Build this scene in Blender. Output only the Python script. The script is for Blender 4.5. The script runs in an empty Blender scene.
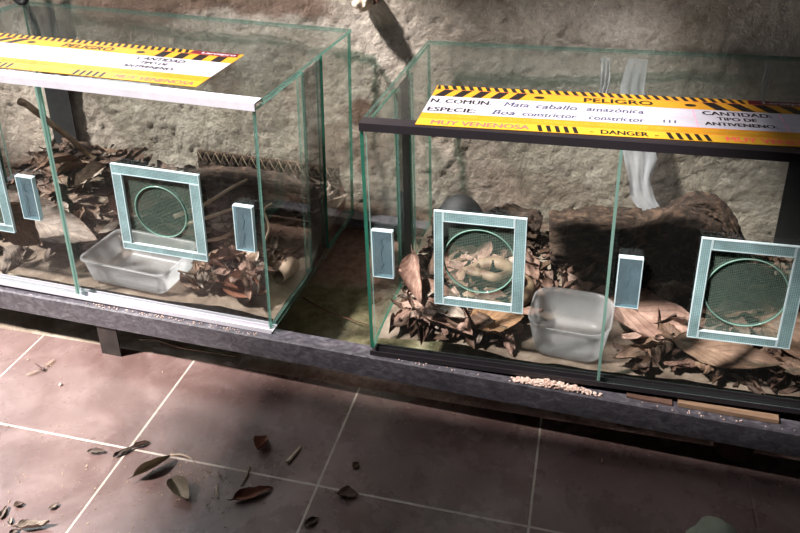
import bpy, bmesh, math, random
from mathutils import Vector, Matrix, noise
random.seed(7)
SC = bpy.context.scene
COL = SC.collection
PI = math.pi

# ------------------------------------------------------------------ helpers
def frame(o, yaw, a, b):
    X = Vector((math.cos(yaw), math.sin(yaw), 0)); Y = Vector((-math.sin(yaw), math.cos(yaw), 0)); Z = Vector((0, 0, 1))
    Y, Z = Y*math.cos(a)+Z*math.sin(a), Z*math.cos(a)-Y*math.sin(a)
    X, Z = X*math.cos(b)+Z*math.sin(b), Z*math.cos(b)-X*math.sin(b)
    M = Matrix((X, Y, Z)).transposed().to_4x4(); M.translation = Vector(o)
    return M
FL = frame((0.17694, 0.20925, 0.1112), -0.02511, -0.01529, -0.01152)   # left terrarium, origin at its front right bottom corner
FR = frame((0.36331, 0.19542, 0.1112), -0.00591, -0.02274, 0.02617)    # right terrarium, origin at its front left bottom corner
I4 = Matrix.Identity(4)

def link(o): COL.objects.link(o); return o
def tagit(o, label=None, cat=None, group=None, kind=None):
    if label: o['label'] = label
    if cat: o['category'] = cat
    if group: o['group'] = group
    if kind: o['kind'] = kind
    return o
def thing(name, label, cat, M=I4, group=None):
    o = bpy.data.objects.new(name, None); link(o); o.empty_display_size = .02
    o.matrix_world = M
    return tagit(o, label, cat, group)
def obj(name, bm, mats, parent=None, M=None, smooth=False):
    me = bpy.data.meshes.new(name)
    if isinstance(bm, bmesh.types.BMesh):
        bm.to_mesh(me); bm.free()
    else:
        me.from_pydata(bm[0], [], bm[1])
    if not isinstance(mats, (list, tuple)): mats = [mats]
    for m in mats: me.materials.append(m)
    if smooth:
        for p in me.polygons: p.use_smooth = True
    o = bpy.data.objects.new(name, me); link(o)
    if parent is not None: o.parent = parent
    if M is not None:
        if parent is not None: o.matrix_local = M
        else: o.matrix_world = M
    return o
def bx(bm, x0, x1, y0, y1, z0, z1, mat=0, edge=None, axis=None):
    """box; with edge/axis the four narrow faces of a pane (normal = axis) take material edge"""
    v = [bm.verts.new(p) for p in ((x0,y0,z0),(x1,y0,z0),(x1,y1,z0),(x0,y1,z0),(x0,y0,z1),(x1,y0,z1),(x1,y1,z1),(x0,y1,z1))]
    fs = []
    for idx, ax in (((0,3,2,1),2),((4,5,6,7),2),((0,1,5,4),1),((2,3,7,6),1),((1,2,6,5),0),((3,0,4,7),0)):
        f = bm.faces.new([v[i] for i in idx]); f.material_index = mat if (axis is None or ax == axis) else edge
        fs.append(f)
    return fs
def box(x0, x1, y0, y1, z0, z1, **k):
    bm = bmesh.new(); bx(bm, x0, x1, y0, y1, z0, z1, **k); return bm
def bevelled(bm, w=.001, seg=2):
    bmesh.ops.bevel(bm, geom=bm.edges[:], offset=w, segments=seg, affect='EDGES', profile=.5); return bm
def tube(bm, pts, rad, n=8, mat=0, cap=True, flat=1.0):
    pts = [Vector(p) for p in pts]; rings = []
    up = Vector((0, 0, 1))
    for i, p in enumerate(pts):
        t = (pts[min(i+1, len(pts)-1)]-pts[max(i-1, 0)]).normalized()
        s = t.cross(up)
        if s.length < 1e-3: s = t.cross(Vector((1, 0, 0)))
        s.normalize(); u = s.cross(t).normalized()
        r = rad[i] if isinstance(rad, (list, tuple)) else rad
        rings.append([bm.verts.new(p+s*r*math.cos(2*PI*k/n)+u*r*flat*math.sin(2*PI*k/n)) for k in range(n)])
    for a, b in zip(rings, rings[1:]):
        for k in range(n):
            f = bm.faces.new((a[k], a[(k+1)%n], b[(k+1)%n], b[k])); f.material_index = mat; f.smooth = True
    if cap:
        for r in (rings[0][::-1], rings[-1]):
            f = bm.faces.new(r); f.material_index = mat
    return bm
def spline(pts, n=8):
    pts = [Vector(p) for p in pts]; out = []
    P = [pts[0]*2-pts[1]]+pts+[pts[-1]*2-pts[-2]]
    for i in range(1, len(P)-2):
        a, b, c, d = P[i-1:i+3]
        for k in range(n):
            t = k/n
            out.append(.5*((2*b)+(c-a)*t+(2*a-5*b+4*c-d)*t*t+(3*b-a-3*c+d)*t**3))
    out.append(pts[-1]); return out
def fbm(x, y, z, o=4):
    s = 0; a = 1; f = 1
    for _ in range(o):
        s += a*noise.noise((x*f, y*f, z*f)); a *= .5; f *= 2.03
    return s

# ------------------------------------------------------------------ materials
def newmat(name):
    m = bpy.data.materials.new(name); m.use_nodes = True
    nt = m.node_tree; nt.nodes.clear()
    out = nt.nodes.new('ShaderNodeOutputMaterial')
    return m, nt, out
def N(nt, t, **k):
    n = nt.nodes.new(t)
    for a, v in k.items():
        if a.startswith('i_'): n.inputs[a[2:].replace('_', ' ')].default_value = v
        else: setattr(n, a, v)
    return n
def c4(c): return (c[0], c[1], c[2], 1)
def ramp(nt, stops):
    r = nt.nodes.new('ShaderNodeValToRGB'); e = r.color_ramp.elements
    while len(e) < len(stops): e.new(.5)
    for k, (p, c) in enumerate(stops): e[k].position = p; e[k].color = c4(c) if not isinstance(c, float) else (c, c, c, 1)
    return r
def coords(nt, kind='Object', scale=1.0, sc3=None):
    t = nt.nodes.new('ShaderNodeTexCoord'); m = nt.nodes.new('ShaderNodeMapping')
    m.inputs['Scale'].default_value = sc3 if sc3 else (scale,)*3
    nt.links.new(t.outputs[kind], m.inputs['Vector']); return m.outputs['Vector']
def tex(nt, vec, scale, detail=6, rough=.6, dist=0):
    n = N(nt, 'ShaderNodeTexNoise'); n.inputs['Scale'].default_value = scale; n.inputs['Detail'].default_value = detail
    n.inputs['Roughness'].default_value = rough; n.inputs['Distortion'].default_value = dist
    nt.links.new(vec, n.inputs['Vector']); return n.outputs['Fac']
def bump(nt, h, strength, dist, prev=None):
    b = N(nt, 'ShaderNodeBump'); b.inputs['Strength'].default_value = strength; b.inputs['Distance'].default_value = dist
    nt.links.new(h, b.inputs['Height'])
    if prev: nt.links.new(prev, b.inputs['Normal'])
    return b.outputs['Normal']
def mix(nt, fac, a, b, mode='MIX'):
    m = nt.nodes.new('ShaderNodeMix'); m.data_type = 'RGBA'; m.blend_type = mode
    for s, v in ((0, fac), (6, a), (7, b)):
        if hasattr(v, 'links'): nt.links.new(v, m.inputs[s])
        else: m.inputs[s].default_value = v if s == 0 else c4(v)
    return m.outputs[2]
def rough_mat(name, stops, scale=8, rough=.8, b=.3, bd=.003, bscale=None, spec=.3, metal=0, dist=0, sc3=None, detail=8):
    m, nt, out = newmat(name); v = coords(nt, 'Object', 1, sc3)
    f = tex(nt, v, scale, detail, .62, dist); r = ramp(nt, stops); nt.links.new(f, r.inputs[0])
    p = N(nt, 'ShaderNodeBsdfPrincipled'); nt.links.new(r.outputs[0], p.inputs['Base Color'])
    p.inputs['Roughness'].default_value = rough; p.inputs['Specular IOR Level'].default_value = spec; p.inputs['Metallic'].default_value = metal
    if b: nt.links.new(bump(nt, tex(nt, v, bscale or scale*4, 6), b, bd), p.inputs['Normal'])
    nt.links.new(p.outputs[0], out.inputs[0]); return m
def plain(name, col, rough=.5, spec=.4, metal=0):
    return rough_mat(name, [(.3, tuple(c*.9 for c in col)), (.7, tuple(min(1, c*1.08) for c in col))], 30, rough, 0, spec=spec, metal=metal)

def glass_mat(name, tint, dust=.03, refl=.05, dcol=(.75, .74, .7)):
    """thin clear pane: see-through tint, Schlick mirror, a film of dust"""
    m, nt, out = newmat(name)
    tr = N(nt, 'ShaderNodeBsdfTransparent'); tr.inputs[0].default_value = c4(tint)
    gl = N(nt, 'ShaderNodeBsdfGlossy'); gl.inputs['Roughness'].default_value = .015; gl.inputs[0].default_value = (1, 1, 1, 1)
    lw = N(nt, 'ShaderNodeLayerWeight'); lw.inputs[0].default_value = .5
    pw = N(nt, 'ShaderNodeMath', operation='POWER'); nt.links.new(lw.outputs['Facing'], pw.inputs[0]); pw.inputs[1].default_value = 4.5
    ma = N(nt, 'ShaderNodeMath', operation='MULTIPLY_ADD'); nt.links.new(pw.outputs[0], ma.inputs[0]); ma.inputs[1].default_value = .7; ma.inputs[2].default_value = refl
    m1 = N(nt, 'ShaderNodeMixShader'); nt.links.new(ma.outputs[0], m1.inputs[0]); nt.links.new(tr.outputs[0], m1.inputs[1]); nt.links.new(gl.outputs[0], m1.inputs[2])
    df = N(nt, 'ShaderNodeBsdfDiffuse'); df.inputs[0].default_value = c4(dcol)
    tl = N(nt, 'ShaderNodeBsdfTranslucent'); tl.inputs[0].default_value = c4(dcol)
    ad = N(nt, 'ShaderNodeMixShader'); ad.inputs[0].default_value = .4; nt.links.new(df.outputs[0], ad.inputs[1]); nt.links.new(tl.outputs[0], ad.inputs[2])
    v = coords(nt); f1 = tex(nt, v, 6, 8, .7, .6); r = ramp(nt, [(.35, (.25,)*3), (.75, (1,)*3)]); nt.links.new(f1, r.inputs[0])
    md = N(nt, 'ShaderNodeMath', operation='MULTIPLY'); nt.links.new(r.outputs[0], md.inputs[0]); md.inputs[1].default_value = dust
    m2 = N(nt, 'ShaderNodeMixShader'); nt.links.new(md.outputs[0], m2.inputs[0]); nt.links.new(m1.outputs[0], m2.inputs[1]); nt.links.new(ad.outputs[0], m2.inputs[2])
    nt.links.new(m2.outputs[0], out.inputs[0]); return m
def milky(name, col, trans=.3, rough=.25, tint=(1, 1, 1), tl=.4):
    m, nt, out = newmat(name)
    v = coords(nt); f = tex(nt, v, 40, 6)
    r = ramp(nt, [(.3, tuple(c*.85 for c in col)), (.7, col)]); nt.links.new(f, r.inputs[0])
    p = N(nt, 'ShaderNodeBsdfPrincipled'); nt.links.new(r.outputs[0], p.inputs['Base Color']); p.inputs['Roughness'].default_value = rough
    t = N(nt, 'ShaderNodeBsdfTranslucent'); nt.links.new(r.outputs[0], t.inputs[0])
    a = N(nt, 'ShaderNodeMixShader'); a.inputs[0].default_value = tl; nt.links.new(p.outputs[0], a.inputs[1]); nt.links.new(t.outputs[0], a.inputs[2])
    tr = N(nt, 'ShaderNodeBsdfTransparent'); tr.inputs[0].default_value = c4(tint)
    b = N(nt, 'ShaderNodeMixShader'); b.inputs[0].default_value = trans; nt.links.new(a.outputs[0], b.inputs[1]); nt.links.new(tr.outputs[0], b.inputs[2])
    nt.links.new(b.outputs[0], out.inputs[0]); return m

M = {}
M['glass'] = glass_mat('clear_glass', (.992, .995, .992), .002, .012)
M['glass_top'] = glass_mat('top_glass', (.925, .948, .935), .026, .03, (.55, .62, .58))
M['glass_door'] = glass_mat('door_glass', (.98, .986, .982), .008, .02)
M['edge'] = milky('green_glass_edge', (.14, .26, .225), .45, .1, (.5, .85, .75))
M['edge_dark'] = milky('dark_green_glass_edge', (.03, .16, .11), .1, .1, (.3, .7, .55))
M['edge_pale'] = milky('pale_glass_edge', (.30, .46, .42), .25, .1, (.7, .95, .9))
M['strip'] = milky('frosted_glass_strip', (.40, .58, .60), .15, .15, (.7, .9, .92), .2)
M['edge_strip'] = milky('pale_green_edge_strip', (.27, .42, .37), .25, .12, (.7, .92, .85))
M['edge_rim'] = milky('green_hole_rim', (.30, .48, .41), .15, .1, (.6, .9, .8))
M['strip_rim'] = milky('white_sealed_edge', (.70, .84, .87), .05, .3, (1, 1, 1), .3)
M['handle'] = milky('glass_handle_body', (.17, .25, .29), .45, .08, (.75, .88, .92), .2)
M['wire'] = plain('pale_green_mesh_wire', (.15, .21, .17), .4)
M['wire_black'] = plain('black_mesh_wire', (.012, .012, .012), .5)
M['white_track'] = plain('white_track', (.55, .525, .58), .3)
M['black_track'] = plain('black_track', (.018, .015, .018), .35, .5)
M['silicone'] = plain('black_silicone', (.012, .012, .014), .5)
M['steel'] = rough_mat('painted_steel', [(.30, (.035, .030, .037)), (.5, (.080, .072, .086)), (.66, (.14, .13, .145)), (.76, (.42, .38, .40))], 46, .36, .25, .0008, 120, .5, dist=1.5, sc3=(1, 1.6, 1.6))
M['dark_steel'] = rough_mat('dark_rusty_steel', [(.3, (.018, .014, .013)), (.7, (.05, .038, .034))], 30, .6, .2, .001)
M['rust'] = rough_mat('rusty_steel', [(.3, (.05, .022, .015)), (.7, (.14, .06, .04))], 20, .8, .3, .001)
M['black_plastic'] = plain('black_plastic', (.010, .010, .011), .7)
M['tub'] = milky('clear_plastic_tub', (.74, .75, .76), .62, .3, (.99, .99, 1), .6)
M['streak_white'] = milky('pale_reflection_streak', (.80, .80, .84), .50, .35, (.95, .96, 1), .5)  # stands in for pale reflections on the glass
M['cream'] = rough_mat('cream_stub', [(.3, (.50, .38, .28)), (.7, (.78, .66, .55))], 30, .8, .4, .002)
M['card_in_shade'] = rough_mat('shaded_card_inside', [(.3, (.06, .035, .025)), (.7, (.12, .08, .055))], 40, .9, .2, .001)  # shade inside the tube put into the colour
M['card'] = rough_mat('brown_card_tube', [(.3, (.20, .14, .10)), (.7, (.36, .27, .20))], 40, .8, .2, .001)
M['twig'] = rough_mat('twig_bark', [(.3, (.08, .045, .028)), (.7, (.28, .19, .12))], 40, .85, .4, .001)
M['stick'] = rough_mat('pale_wood', [(.3, (.35, .24, .17)), (.7, (.68, .54, .42))], 30, .8, .3, .001)
M['plank'] = rough_mat('raw_board', [(.3, (.14, .08, .05)), (.6, (.27, .17, .11)), (.8, (.38, .26, .18))], 9, .8, .3, .001, 60, sc3=(1, 8, 8), dist=1)
M['stone'] = rough_mat('grey_green_stone', [(.3, (.22, .24, .18)), (.7, (.36, .37, .30))], 20, .85, .3, .002)
M['moss_stone'] = M['stone']
M['brown_block'] = rough_mat('brown_block', [(.3, (.07, .035, .025)), (.7, (.15, .08, .06))], 18, .8, .3, .002)
M['crumb'] = rough_mat('pink_crumbs', [(.3, (.45, .28, .22)), (.7, (.85, .66, .58))], 90, .9, .3, .001)
M['bark'] = rough_mat('dark_bark', [(.30, (.010, .006, .005)), (.5, (.040, .024, .017)), (.72, (.12, .073, .05))], 18, .9, 1., .006, 40, sc3=(1, 3.2, 3.2), dist=1.5)
M['bark2'] = rough_mat('stump_bark', [(.30, (.008, .005, .004)), (.5, (.036, .021, .015)), (.72, (.12, .072, .05))], 22, .9, 1., .007, 40, dist=2.2)
M['wicker'] = rough_mat('woven_palm', [(.3, (.06, .04, .025)), (.7, (.17, .125, .085))], 40, .8, .3, .001)
M['insect'] = plain('insect_body', (.06, .03, .025), .5)
M['wing'] = milky('insect_wing', (.6, .5, .42), .75, .3, (.95, .9, .85))

def lattice_strip():
    m, nt, out = newmat('mesh_backed_glass_strip'); v = coords(nt, 'Object', 1); sp = nt.nodes.new('ShaderNodeSeparateXYZ'); nt.links.new(v, sp.inputs[0]); hs = []
    for ax in (0, 2):
        a = N(nt, 'ShaderNodeMath', operation='MULTIPLY'); nt.links.new(sp.outputs[ax], a.inputs[0]); a.inputs[1].default_value = 2*PI/.0027
        b = N(nt, 'ShaderNodeMath', operation='SINE'); nt.links.new(a.outputs[0], b.inputs[0]); hs.append(b.outputs[0])
    mx = N(nt, 'ShaderNodeMath', operation='MAXIMUM'); nt.links.new(hs[0], mx.inputs[0]); nt.links.new(hs[1], mx.inputs[1])
    r = ramp(nt, [(.45, (.13, .23, .245)), (.95, (.33, .455, .465))]); nt.links.new(mx.outputs[0], r.inputs[0])
    n2 = ramp(nt, [(.3, (.75,)*3), (.7, (1.25,)*3)]); nt.links.new(tex(nt, v, 30, 5), n2.inputs[0])
    col = mix(nt, 1., r.outputs[0], n2.outputs[0], 'MULTIPLY')
    p = N(nt, 'ShaderNodeBsdfPrincipled'); nt.links.new(col, p.inputs['Base Color']); p.inputs['Roughness'].default_value = .12
    tr = N(nt, 'ShaderNodeBsdfTransparent'); tr.inputs[0].default_value = (.75, .92, .93, 1)
    a = N(nt, 'ShaderNodeMixShader'); a.inputs[0].default_value = .15; nt.links.new(p.outputs[0], a.inputs[1]); nt.links.new(tr.outputs[0], a.inputs[2]); nt.links.new(a.outputs[0], out.inputs[0]); return m
M['strip'] = lattice_strip()
# wall plaster
def wall_mat():
    m, nt, out = newmat('rough_cast_plaster'); v = coords(nt)
    base = ramp(nt, [(.30, (.20, .155, .12)), (.48, (.40, .34, .285)), (.62, (.55, .48, .42)), (.78, (.68, .61, .54))])
    nt.links.new(tex(nt, v, 3.2, 10, .68, .3), base.inputs[0])
    spk = ramp(nt, [(.36, (.80,)*3), (.60, (1.15,)*3)]); nt.links.new(tex(nt, v, 70, 6, .7), spk.inputs[0])
    col = mix(nt, 1.0, base.outputs[0], spk.outputs[0], 'MULTIPLY')
    # bare reddish render where the skim has fallen off, plus upper-left shade painted in
    vc = N(nt, 'ShaderNodeVertexColor'); vc.layer_name = 'bare_and_shade'
    red = ramp(nt, [(.3, (.10, .058, .042)), (.7, (.24, .15, .11))]); nt.links.new(tex(nt, v, 14, 8), red.inputs[0])
    col = mix(nt, vc.outputs[0], col, red.outputs[0])
    p = N(nt, 'ShaderNodeBsdfPrincipled'); p.inputs['Roughness'].default_value = .92; p.inputs['Specular IOR Level'].default_value = .15
    nt.links.new(col, p.inputs['Base Color'])
    n1 = bump(nt, tex(nt, v, 50, 8, .75), 1., .009); n2 = bump(nt, tex(nt, v, 130, 4, .7), 1., .005, n1)
    nt.links.new(n2, p.inputs['Normal']); nt.links.new(p.outputs[0], out.inputs[0]); return m
M['wall'] = wall_mat()

# clay floor tiles with pale grout; the pattern lies in the floor's own coordinates
T = .33
def floor_mat():
    m, nt, out = newmat('clay_floor_tiles'); v = coords(nt)
    br = N(nt, 'ShaderNodeTexBrick'); br.offset = 0; br.squash = 1
    br.inputs['Scale'].default_value = 1; br.inputs['Brick Width'].default_value = T; br.inputs['Row Height'].default_value = T
    br.inputs['Mortar Size'].default_value = .0022; br.inputs['Mortar Smooth'].default_value = .3
    br.inputs['Color1'].default_value = (.80, .80, .80, 1); br.inputs['Color2'].default_value = (1, 1, 1, 1); br.inputs['Mortar'].default_value = (0, 0, 0, 1)
    nt.links.new(v, br.inputs['Vector'])
    cl = ramp(nt, [(.3, (.085, .049, .043)), (.5, (.14, .086, .078)), (.7, (.23, .158, .147))]); nt.links.new(tex(nt, v, 5, 8, .6, .8), cl.inputs[0])
    dust = ramp(nt, [(.48, (0.0,)*3), (.75, (.4,)*3)]); nt.links.new(tex(nt, v, 9, 10, .75, 1.5), dust.inputs[0])
    col = mix(nt, dust.outputs[0], cl.outputs[0], (.34, .25, .235))
    gr = ramp(nt, [(.3, (.38, .30, .25)), (.7, (.58, .50, .44))]); nt.links.new(tex(nt, v, 30, 5), gr.inputs[0])
    sx = nt.nodes.new('ShaderNodeSeparateXYZ'); nt.links.new(v, sx.inputs[0])
    dr = ramp(nt, [(.30, (1,)*3), (.42, (.0,)*3)]); dd = N(nt, 'ShaderNodeMath', operation='MULTIPLY'); nt.links.new(sx.outputs[0], dd.inputs[0]); dd.inputs[1].default_value = .45; nt.links.new(dd.outputs[0], dr.inputs[0])
    gf = mix(nt, 1., br.outputs['Fac'], dr.outputs[0], 'MULTIPLY')
    col = mix(nt, gf, col, gr.outputs[0])
    p = N(nt, 'ShaderNodeBsdfPrincipled'); nt.links.new(col, p.inputs['Base Color'])
    rr = ramp(nt, [(.3, (.20,)*3), (.7, (.36,)*3)]); nt.links.new(tex(nt, v, 12, 8, .7), rr.inputs[0])
    nt.links.new(rr.outputs[0], p.inputs['Roughness']); p.inputs['Specular IOR Level'].default_value = .75
    inv = N(nt, 'ShaderNodeMath', operation='SUBTRACT'); inv.inputs[0].default_value = 1; nt.links.new(br.outputs['Fac'], inv.inputs[1])
    n = bump(nt, inv.outputs[0], .5, .002); n = bump(nt, tex(nt, v, 60, 6), .08, .002, n)
    nt.links.new(n, p.inputs['Normal']); nt.links.new(p.outputs[0], out.inputs[0]); return m
M['floor'] = floor_mat()

def ground_mat():
    m, nt, out = newmat('mossy_concrete'); v = coords(nt)
    base = ramp(nt, [(.3, (.20, .145, .11)), (.5, (.42, .34, .27)), (.72, (.66, .57, .47))]); nt.links.new(tex(nt, v, 14, 10, .7), base.inputs[0])
    vc = N(nt, 'ShaderNodeVertexColor'); vc.layer_name = 'moss'
    ms = ramp(nt, [(.3, (.085, .075, .038)), (.55, (.20, .175, .10)), (.75, (.33, .29, .185))]); nt.links.new(tex(nt, v, 35, 8, .7), ms.inputs[0])
    mm = ramp(nt, [(.35, (0.0,)*3), (.6, (1,)*3)]); nt.links.new(tex(nt, v, 10, 8, .7), mm.inputs[0])
    f = mix(nt, 1.0, mm.outputs[0], vc.outputs[0], 'MULTIPLY')
    f = mix(nt, .6, f, vc.outputs[0], 'ADD')
    col = mix(nt, f, base.outputs[0], ms.outputs[0])
    vr = N(nt, 'ShaderNodeVertexColor'); vr.layer_name = 'red'
    rd = ramp(nt, [(.35, (.17, .085, .06)), (.65, (.40, .24, .19))]); nt.links.new(tex(nt, v, 60, 6, .7), rd.inputs[0])
    col = mix(nt, vr.outputs[0], col, rd.outputs[0])
    p = N(nt, 'ShaderNodeBsdfPrincipled'); nt.links.new(col, p.inputs['Base Color']); p.inputs['Roughness'].default_value = .95
    p.inputs['Specular IOR Level'].default_value = .1
    nt.links.new(bump(nt, tex(nt, v, 70, 8, .8), 1., .010), p.inputs['Normal']); nt.links.new(p.outputs[0], out.inputs[0]); return m
M['ground'] = ground_mat()
M['dust_bed'] = rough_mat('dusty_bed', [(.3, (.06, .042, .031)), (.5, (.145, .108, .082)), (.75, (.29, .235, .19))], 20, .95, .6, .003, 60)

# dry leaves: veins from the leaf's own UVs
def leaf_mat(name, stops, veinc=.68):
    m, nt, out = newmat(name)
    uv = nt.nodes.new('ShaderNodeUVMap'); sep = nt.nodes.new('ShaderNodeSeparateXYZ'); nt.links.new(uv.outputs[0], sep.inputs[0])
    a = N(nt, 'ShaderNodeMath', operation='SUBTRACT'); nt.links.new(sep.outputs[1], a.inputs[0]); a.inputs[1].default_value = .5
    ab = N(nt, 'ShaderNodeMath', operation='ABSOLUTE'); nt.links.new(a.outputs[0], ab.inputs[0])
    s = N(nt, 'ShaderNodeMath', operation='MULTIPLY_ADD'); nt.links.new(ab.outputs[0], s.inputs[0]); s.inputs[1].default_value = -.9; nt.links.new(sep.outputs[0], s.inputs[2])
    w = N(nt, 'ShaderNodeMath', operation='MULTIPLY'); nt.links.new(s.outputs[0], w.inputs[0]); w.inputs[1].default_value = 46
    sn = N(nt, 'ShaderNodeMath', operation='SINE'); nt.links.new(w.outputs[0], sn.inputs[0])
    v = coords(nt); tx = tex(nt, v, 22, 8, .7)
    oi = nt.nodes.new('ShaderNodeObjectInfo')
    mm = N(nt, 'ShaderNodeMath', operation='MULTIPLY_ADD'); nt.links.new(oi.outputs['Random'], mm.inputs[0]); mm.inputs[1].default_value = .36; 
    sb = N(nt, 'ShaderNodeMath', operation='SUBTRACT'); nt.links.new(tx, sb.inputs[0]); sb.inputs[1].default_value = .18; nt.links.new(sb.outputs[0], mm.inputs[2])
    r = ramp(nt, stops); nt.links.new(mm.outputs[0], r.inputs[0])
    vr = ramp(nt, [(.0, (1,)*3), (.85, (1,)*3), (1., (veinc,)*3)]); 
    sn2 = N(nt, 'ShaderNodeMath', operation='MULTIPLY_ADD'); nt.links.new(sn.outputs[0], sn2.inputs[0]); sn2.inputs[1].default_value = .5; sn2.inputs[2].default_value = .5
    nt.links.new(sn2.outputs[0], vr.inputs[0])
    mid = ramp(nt, [(0.0, (1.35,)*3), (.02, (1.3,)*3), (.05, (1,)*3)]); nt.links.new(ab.outputs[0], mid.inputs[0])
    col = mix(nt, 1., r.outputs[0], vr.outputs[0], 'MULTIPLY'); col = mix(nt, 1., col, mid.outputs[0], 'MULTIPLY')
    p = N(nt, 'ShaderNodeBsdfPrincipled'); nt.links.new(col, p.inputs['Base Color']); p.inputs['Roughness'].default_value = .6; p.inputs['Specular IOR Level'].default_value = .3
    nt.links.new(bump(nt, sn2.outputs[0], .25, .001, bump(nt, tex(nt, v, 90, 5), .3, .001)), p.inputs['Normal'])
    t = N(nt, 'ShaderNodeBsdfTranslucent'); nt.links.new(col, t.inputs[0])
    a = N(nt, 'ShaderNodeMixShader'); a.inputs[0].default_value = .15; nt.links.new(p.outputs[0], a.inputs[1]); nt.links.new(t.outputs[0], a.inputs[2])
    nt.links.new(a.outputs[0], out.inputs[0]); return m
M['leaf_dark'] = leaf_mat('dark_dry_leaf', [(.25, (.035, .020, .015)), (.5, (.11, .065, .047)), (.7, (.23, .15, .11)), (.85, (.38, .29, .23))])
M['leaf_grey'] = leaf_mat('grey_dry_leaf', [(.25, (.08, .06, .05)), (.5, (.22, .17, .14)), (.7, (.38, .31, .26)), (.85, (.52, .45, .39))])
M['leaf_pink'] = leaf_mat('pinkish_dry_leaf', [(.25, (.11, .06, .045)), (.5, (.26, .155, .12)), (.7, (.40, .265, .215)), (.85, (.52, .38, .32))])
M['leaf_brown'] = leaf_mat('brown_dry_leaf', [(.25, (.05, .028, .018)), (.5, (.13, .075, .05)), (.7, (.21, .13, .09)), (.85, (.30, .20, .14))])
M['leaf_tan'] = leaf_mat('tan_dry_leaf', [(.25, (.26, .14, .07)), (.5, (.46, .27, .15)), (.8, (.62, .42, .27))])
M['leaf_red'] = leaf_mat('reddish_dry_leaf', [(.25, (.10, .035, .022)), (.5, (.20, .075, .045)), (.8, (.33, .15, .10))])
M['leaf_olive'] = leaf_mat('olive_dry_leaf', [(.25, (.16, .125, .09)), (.5, (.30, .24, .175)), (.8, (.42, .35, .26))], .9)

# snake skin: tan with dark saddles along the body (UV.x runs along it)
def snake_mat():
    m, nt, out = newmat('boa_skin'); v = coords(nt)
    vo = N(nt, 'ShaderNodeTexVoronoi'); vo.inputs['Scale'].default_value = 38; nt.links.new(v, vo.inputs['Vector'])
    r = ramp(nt, [(.0, (.07, .035, .02)), (.32, (.12, .06, .035)), (.45, (.16, .105, .065)), (1., (.24, .17, .11))]); nt.links.new(vo.outputs['Distance'], r.inputs[0])
    p = N(nt, 'ShaderNodeBsdfPrincipled'); nt.links.new(r.outputs[0], p.inputs['Base Color']); p.inputs['Roughness'].default_value = .65
    nt.links.new(p.outputs[0], out.inputs[0]); return m
M['snake'] = snake_mat()
def flat_print(name, col, rough=.4): return plain(name, col, rough, .2)
M['p_yellow'] = flat_print('print_yellow', (.46, .215, .018)); M['p_orange'] = flat_print('print_amber', (.50, .21, .014))
M['p_bright'] = flat_print('print_bright_yellow', (.54, .30, .025))
M['p_white'] = flat_print('print_white', (.42, .395, .45)); M['p_black'] = flat_print('print_black', (.015, .012, .012))
M['p_red'] = flat_print('print_red', (.75, .10, .09)); M['p_pink'] = flat_print('print_pink', (.78, .30, .42)); M['p_maroon'] = flat_print('print_maroon', (.12, .015, .02))
M['p_ink'] = flat_print('marker_ink', (.05, .05, .09)); M['p_blackish'] = flat_print('print_dim_text', (.45, .25, .03)); M['p_orangered'] = flat_print('print_orange_red', (.85, .22, .05))

# ------------------------------------------------------------------ setting
def grid_mesh(name, x0, x1, n, y0, y1, k, fn, mat, attrs=None, smooth=True, skip=None):
    vs = []; fs = []; at = {a: [] for a in (attrs or {})}
    for j in range(k+1):
        for i in range(n+1):
            u = x0+(x1-x0)*i/n; w = y0+(y1-y0)*j/k
            vs.append(fn(u, w))
            for a in at: at[a].append(attrs[a](u, w))
    for j in range(k):
        for i in range(n):
            if skip and skip(x0+(x1-x0)*(i+.5)/n, y0+(y1-y0)*(j+.5)/k): continue
            q = j*(n+1)+i; fs.append((q, q+1, q+n+2, q+n+1))
    o = obj(name, (vs, fs), mat, smooth=smooth)
    for a in at:
        ca = o.data.color_attributes.new(a, 'FLOAT_COLOR', 'POINT')
        for i, x in enumerate(at[a]): ca.data[i].color = (x, x, x, 1)
    return o
def cl(x, a=0., b=1.): return max(a, min(b, x))
def sm(x, a, b):
    t = cl((x-a)/(b-a)); return t*t*(3-2*t)
def wall_h(x, z):
    d = .020*fbm(x*2.2, z*2.2, 1.3, 3)+.0042*fbm(x*13, z*13, 4.1, 3)+.0042*fbm(x*75, z*75, 8, 2)
    return max(.682, .712+d*.9-.005)
def bare_and_shade(x, z):
    n = fbm(x*7, z*7, 3, 4)*.05
    def blob(cx, cz, rx, rz): return 1-sm(math.hypot((x-cx)/rx, (z-cz)/rz)+n*6, .75, 1.05)
    b = 0
    b = max(b, .9*(1-sm(z+n, .10, .16)))                                     # foot of the wall
    b = max(b, .9*blob(.205, .345, .05, .045), .5*blob(.17, .27, .12, .07))
    b = max(b, .85*(sm(z+n*1.3, .520, .548)*(1-sm(x+n, .10, .20))*sm(x+n, -.56, -.48)))      # upper left, above the left terrarium: shade put into the colour
    b = max(b, .6*blob(-.12, .40, .05, .05))
    b = max(b, .35*blob(.52, .19, .25, .05))
    return cl(b)
w = grid_mesh('wall_back', -2.2, 2.6, 620, -.05, 2.4, 300, lambda x, z: (x, wall_h(x, z), z), M['wall'], {'bare_and_shade': bare_and_shade}, skip=lambda x, z: x < -.30 and .70 < z < 1.75)  # upper left opening, out of view, added for sky sheen on the floor
w['kind'] = 'structure'
fl = grid_mesh('floor', -2.2, 2.6, 4, -3.6, .2285, 2, lambda x, y: (x, y, 0), M['floor'], smooth=False); fl['kind'] = 'structure'

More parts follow.
